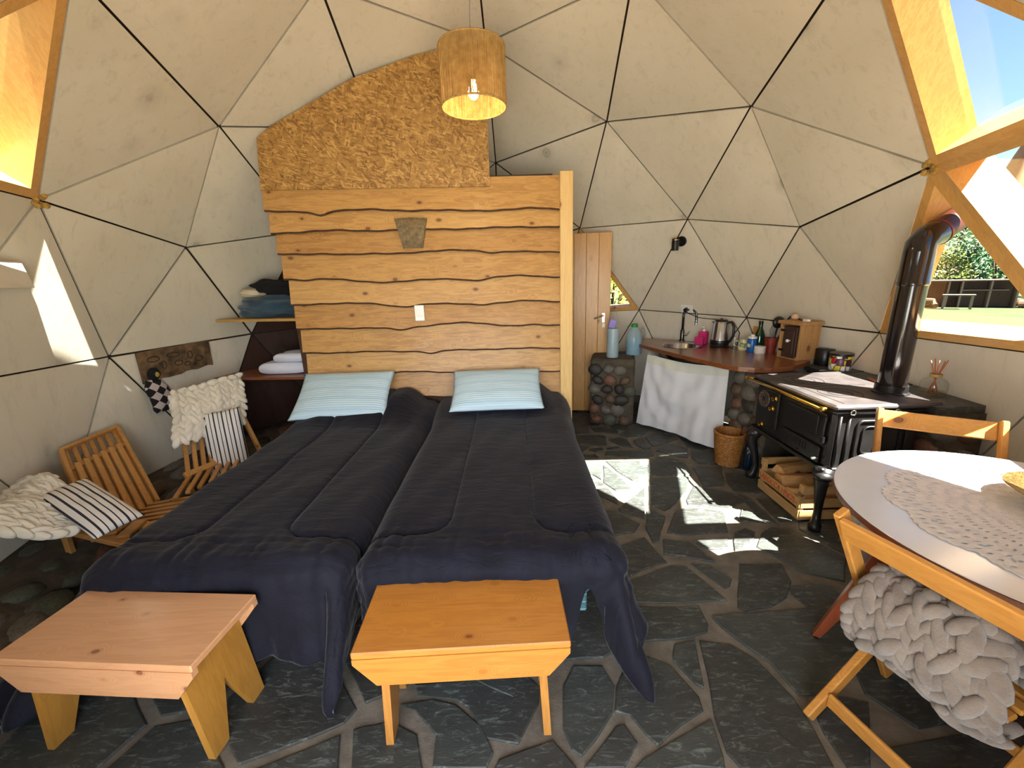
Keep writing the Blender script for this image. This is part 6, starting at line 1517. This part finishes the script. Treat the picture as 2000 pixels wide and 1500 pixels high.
for k in range(34):
    u=SLn+.4+rr.uniform(0,1.6);h=.13+rr.random()*.62*(1-abs(u-SLn-1.1)/1.3);small_log(SS(u,rr.uniform(.1,.7),max(.13,h)),.13,.7,rr.uniform(0,3))
for k in range(14):
    u=rr.uniform(-.5,.3);small_log(SS(u,rr.uniform(-.5,-.1),.10+rr.random()*.2),.09,.4,rr.uniform(0,3))
# shrubs
def shrub(c,rad,h,mat,label,n,seed,leaf=.09):
    rr=random.Random(seed);t=thing('shrub',c,label,'shrub','shrubs beyond the lawn');V=[];F=[]
    for k in range(n):
        a=rr.uniform(0,2*math.pi);el=math.asin(rr.uniform(-.5,1));q=rr.uniform(.55,1)**.5
        lob=1+.3*math.sin(a*3+seed)+.2*math.sin(el*5+a*2)
        p=Vector(c)+Vector((math.cos(a)*math.cos(el)*rad*q*lob,math.sin(a)*math.cos(el)*rad*q*lob,h*.45+math.sin(el)*h*.55*q*(1+.2*math.sin(a*5+seed))))
        d=Vector((rr.gauss(0,1),rr.gauss(0,1),rr.gauss(0,1))).normalized();e=d.orthogonal().normalized();s_=leaf*rr.uniform(.6,1.3);i=len(V)
        V+=[p-d*s_,p+e*s_*.5,p+d*s_,p-e*s_*.5];F.append((i,i+1,i+2,i+3))
    me=bpy.data.meshes.new('foliage');me.from_pydata([tuple(v) for v in V],[],F);me.materials.append(mat);o=obj('foliage',me,None,t,kind='stuff')
    mb=MB()
    for k in range(4):
        a=k*1.6;mb.tube([Vector(c),Vector(c)+Vector((math.cos(a)*rad*.3,math.sin(a)*rad*.3,h*.6))],[.06,.02],6)
    obj('stem',mb,M_bark,t,kind='stuff')
G1=plain('leaf_green','#356428',.6,0,.5,2);G2=plain('leaf_yellow','#7d8a26',.6,0,.4,2);G3=plain('leaf_olive','#5c693e',.6,0,.5,2)
shrub((19.6,16.6,-.15),1.3,2.3,G2,'bright yellow-green shrub behind the left end of the timber shelter',2600,1)
shrub((20.6,15.0,-.15),1.7,3.6,G1,'tall fresh green shrub behind the middle of the timber shelter',4500,2)
shrub((22.6,19.4,-.15),1.9,4.2,G3,'dusty olive shrub behind the yellow-green one',4200,3)
shrub((22.0,13.4,-.15),1.8,3.0,G1,'broad green shrub behind the heap of cut logs',4200,4)
shrub((24.5,17.0,-.15),2.4,5.2,G1,'highest green tree-like shrub farthest beyond the lawn',4800,5,.12)
shrub((25.0,11.0,-.15),2.4,4.0,G3,'olive shrub at the right edge of the window view',4000,6,.12)
# behind the small window: stacked logs and a shrub
for k in range(22):
    r_=k//6;c_=k%6
    o=small_log((2.05+c_*.20+(r_%2)*.1,4.3-c_*.05,.02+.1+r_*.17+.55),.09,.6,1.35);o.name='split_log';tag(o,'split log in the stack outside the small back window','log','split logs stacked behind the dome')
lbm=MB();lbm.box((2.55,4.2,.28),(1.5,.6,.70));solo('log_rack',lbm,M_shed,'solid timber rack carrying the stacked logs outside the small back window','rack')
shrub((2.6,8.0,-.15),1.8,3.2,G2,'sunny yellow-green shrub seen through the small back window',3000,8)
# doorway area light: an added fill lamp, set up beside the sun
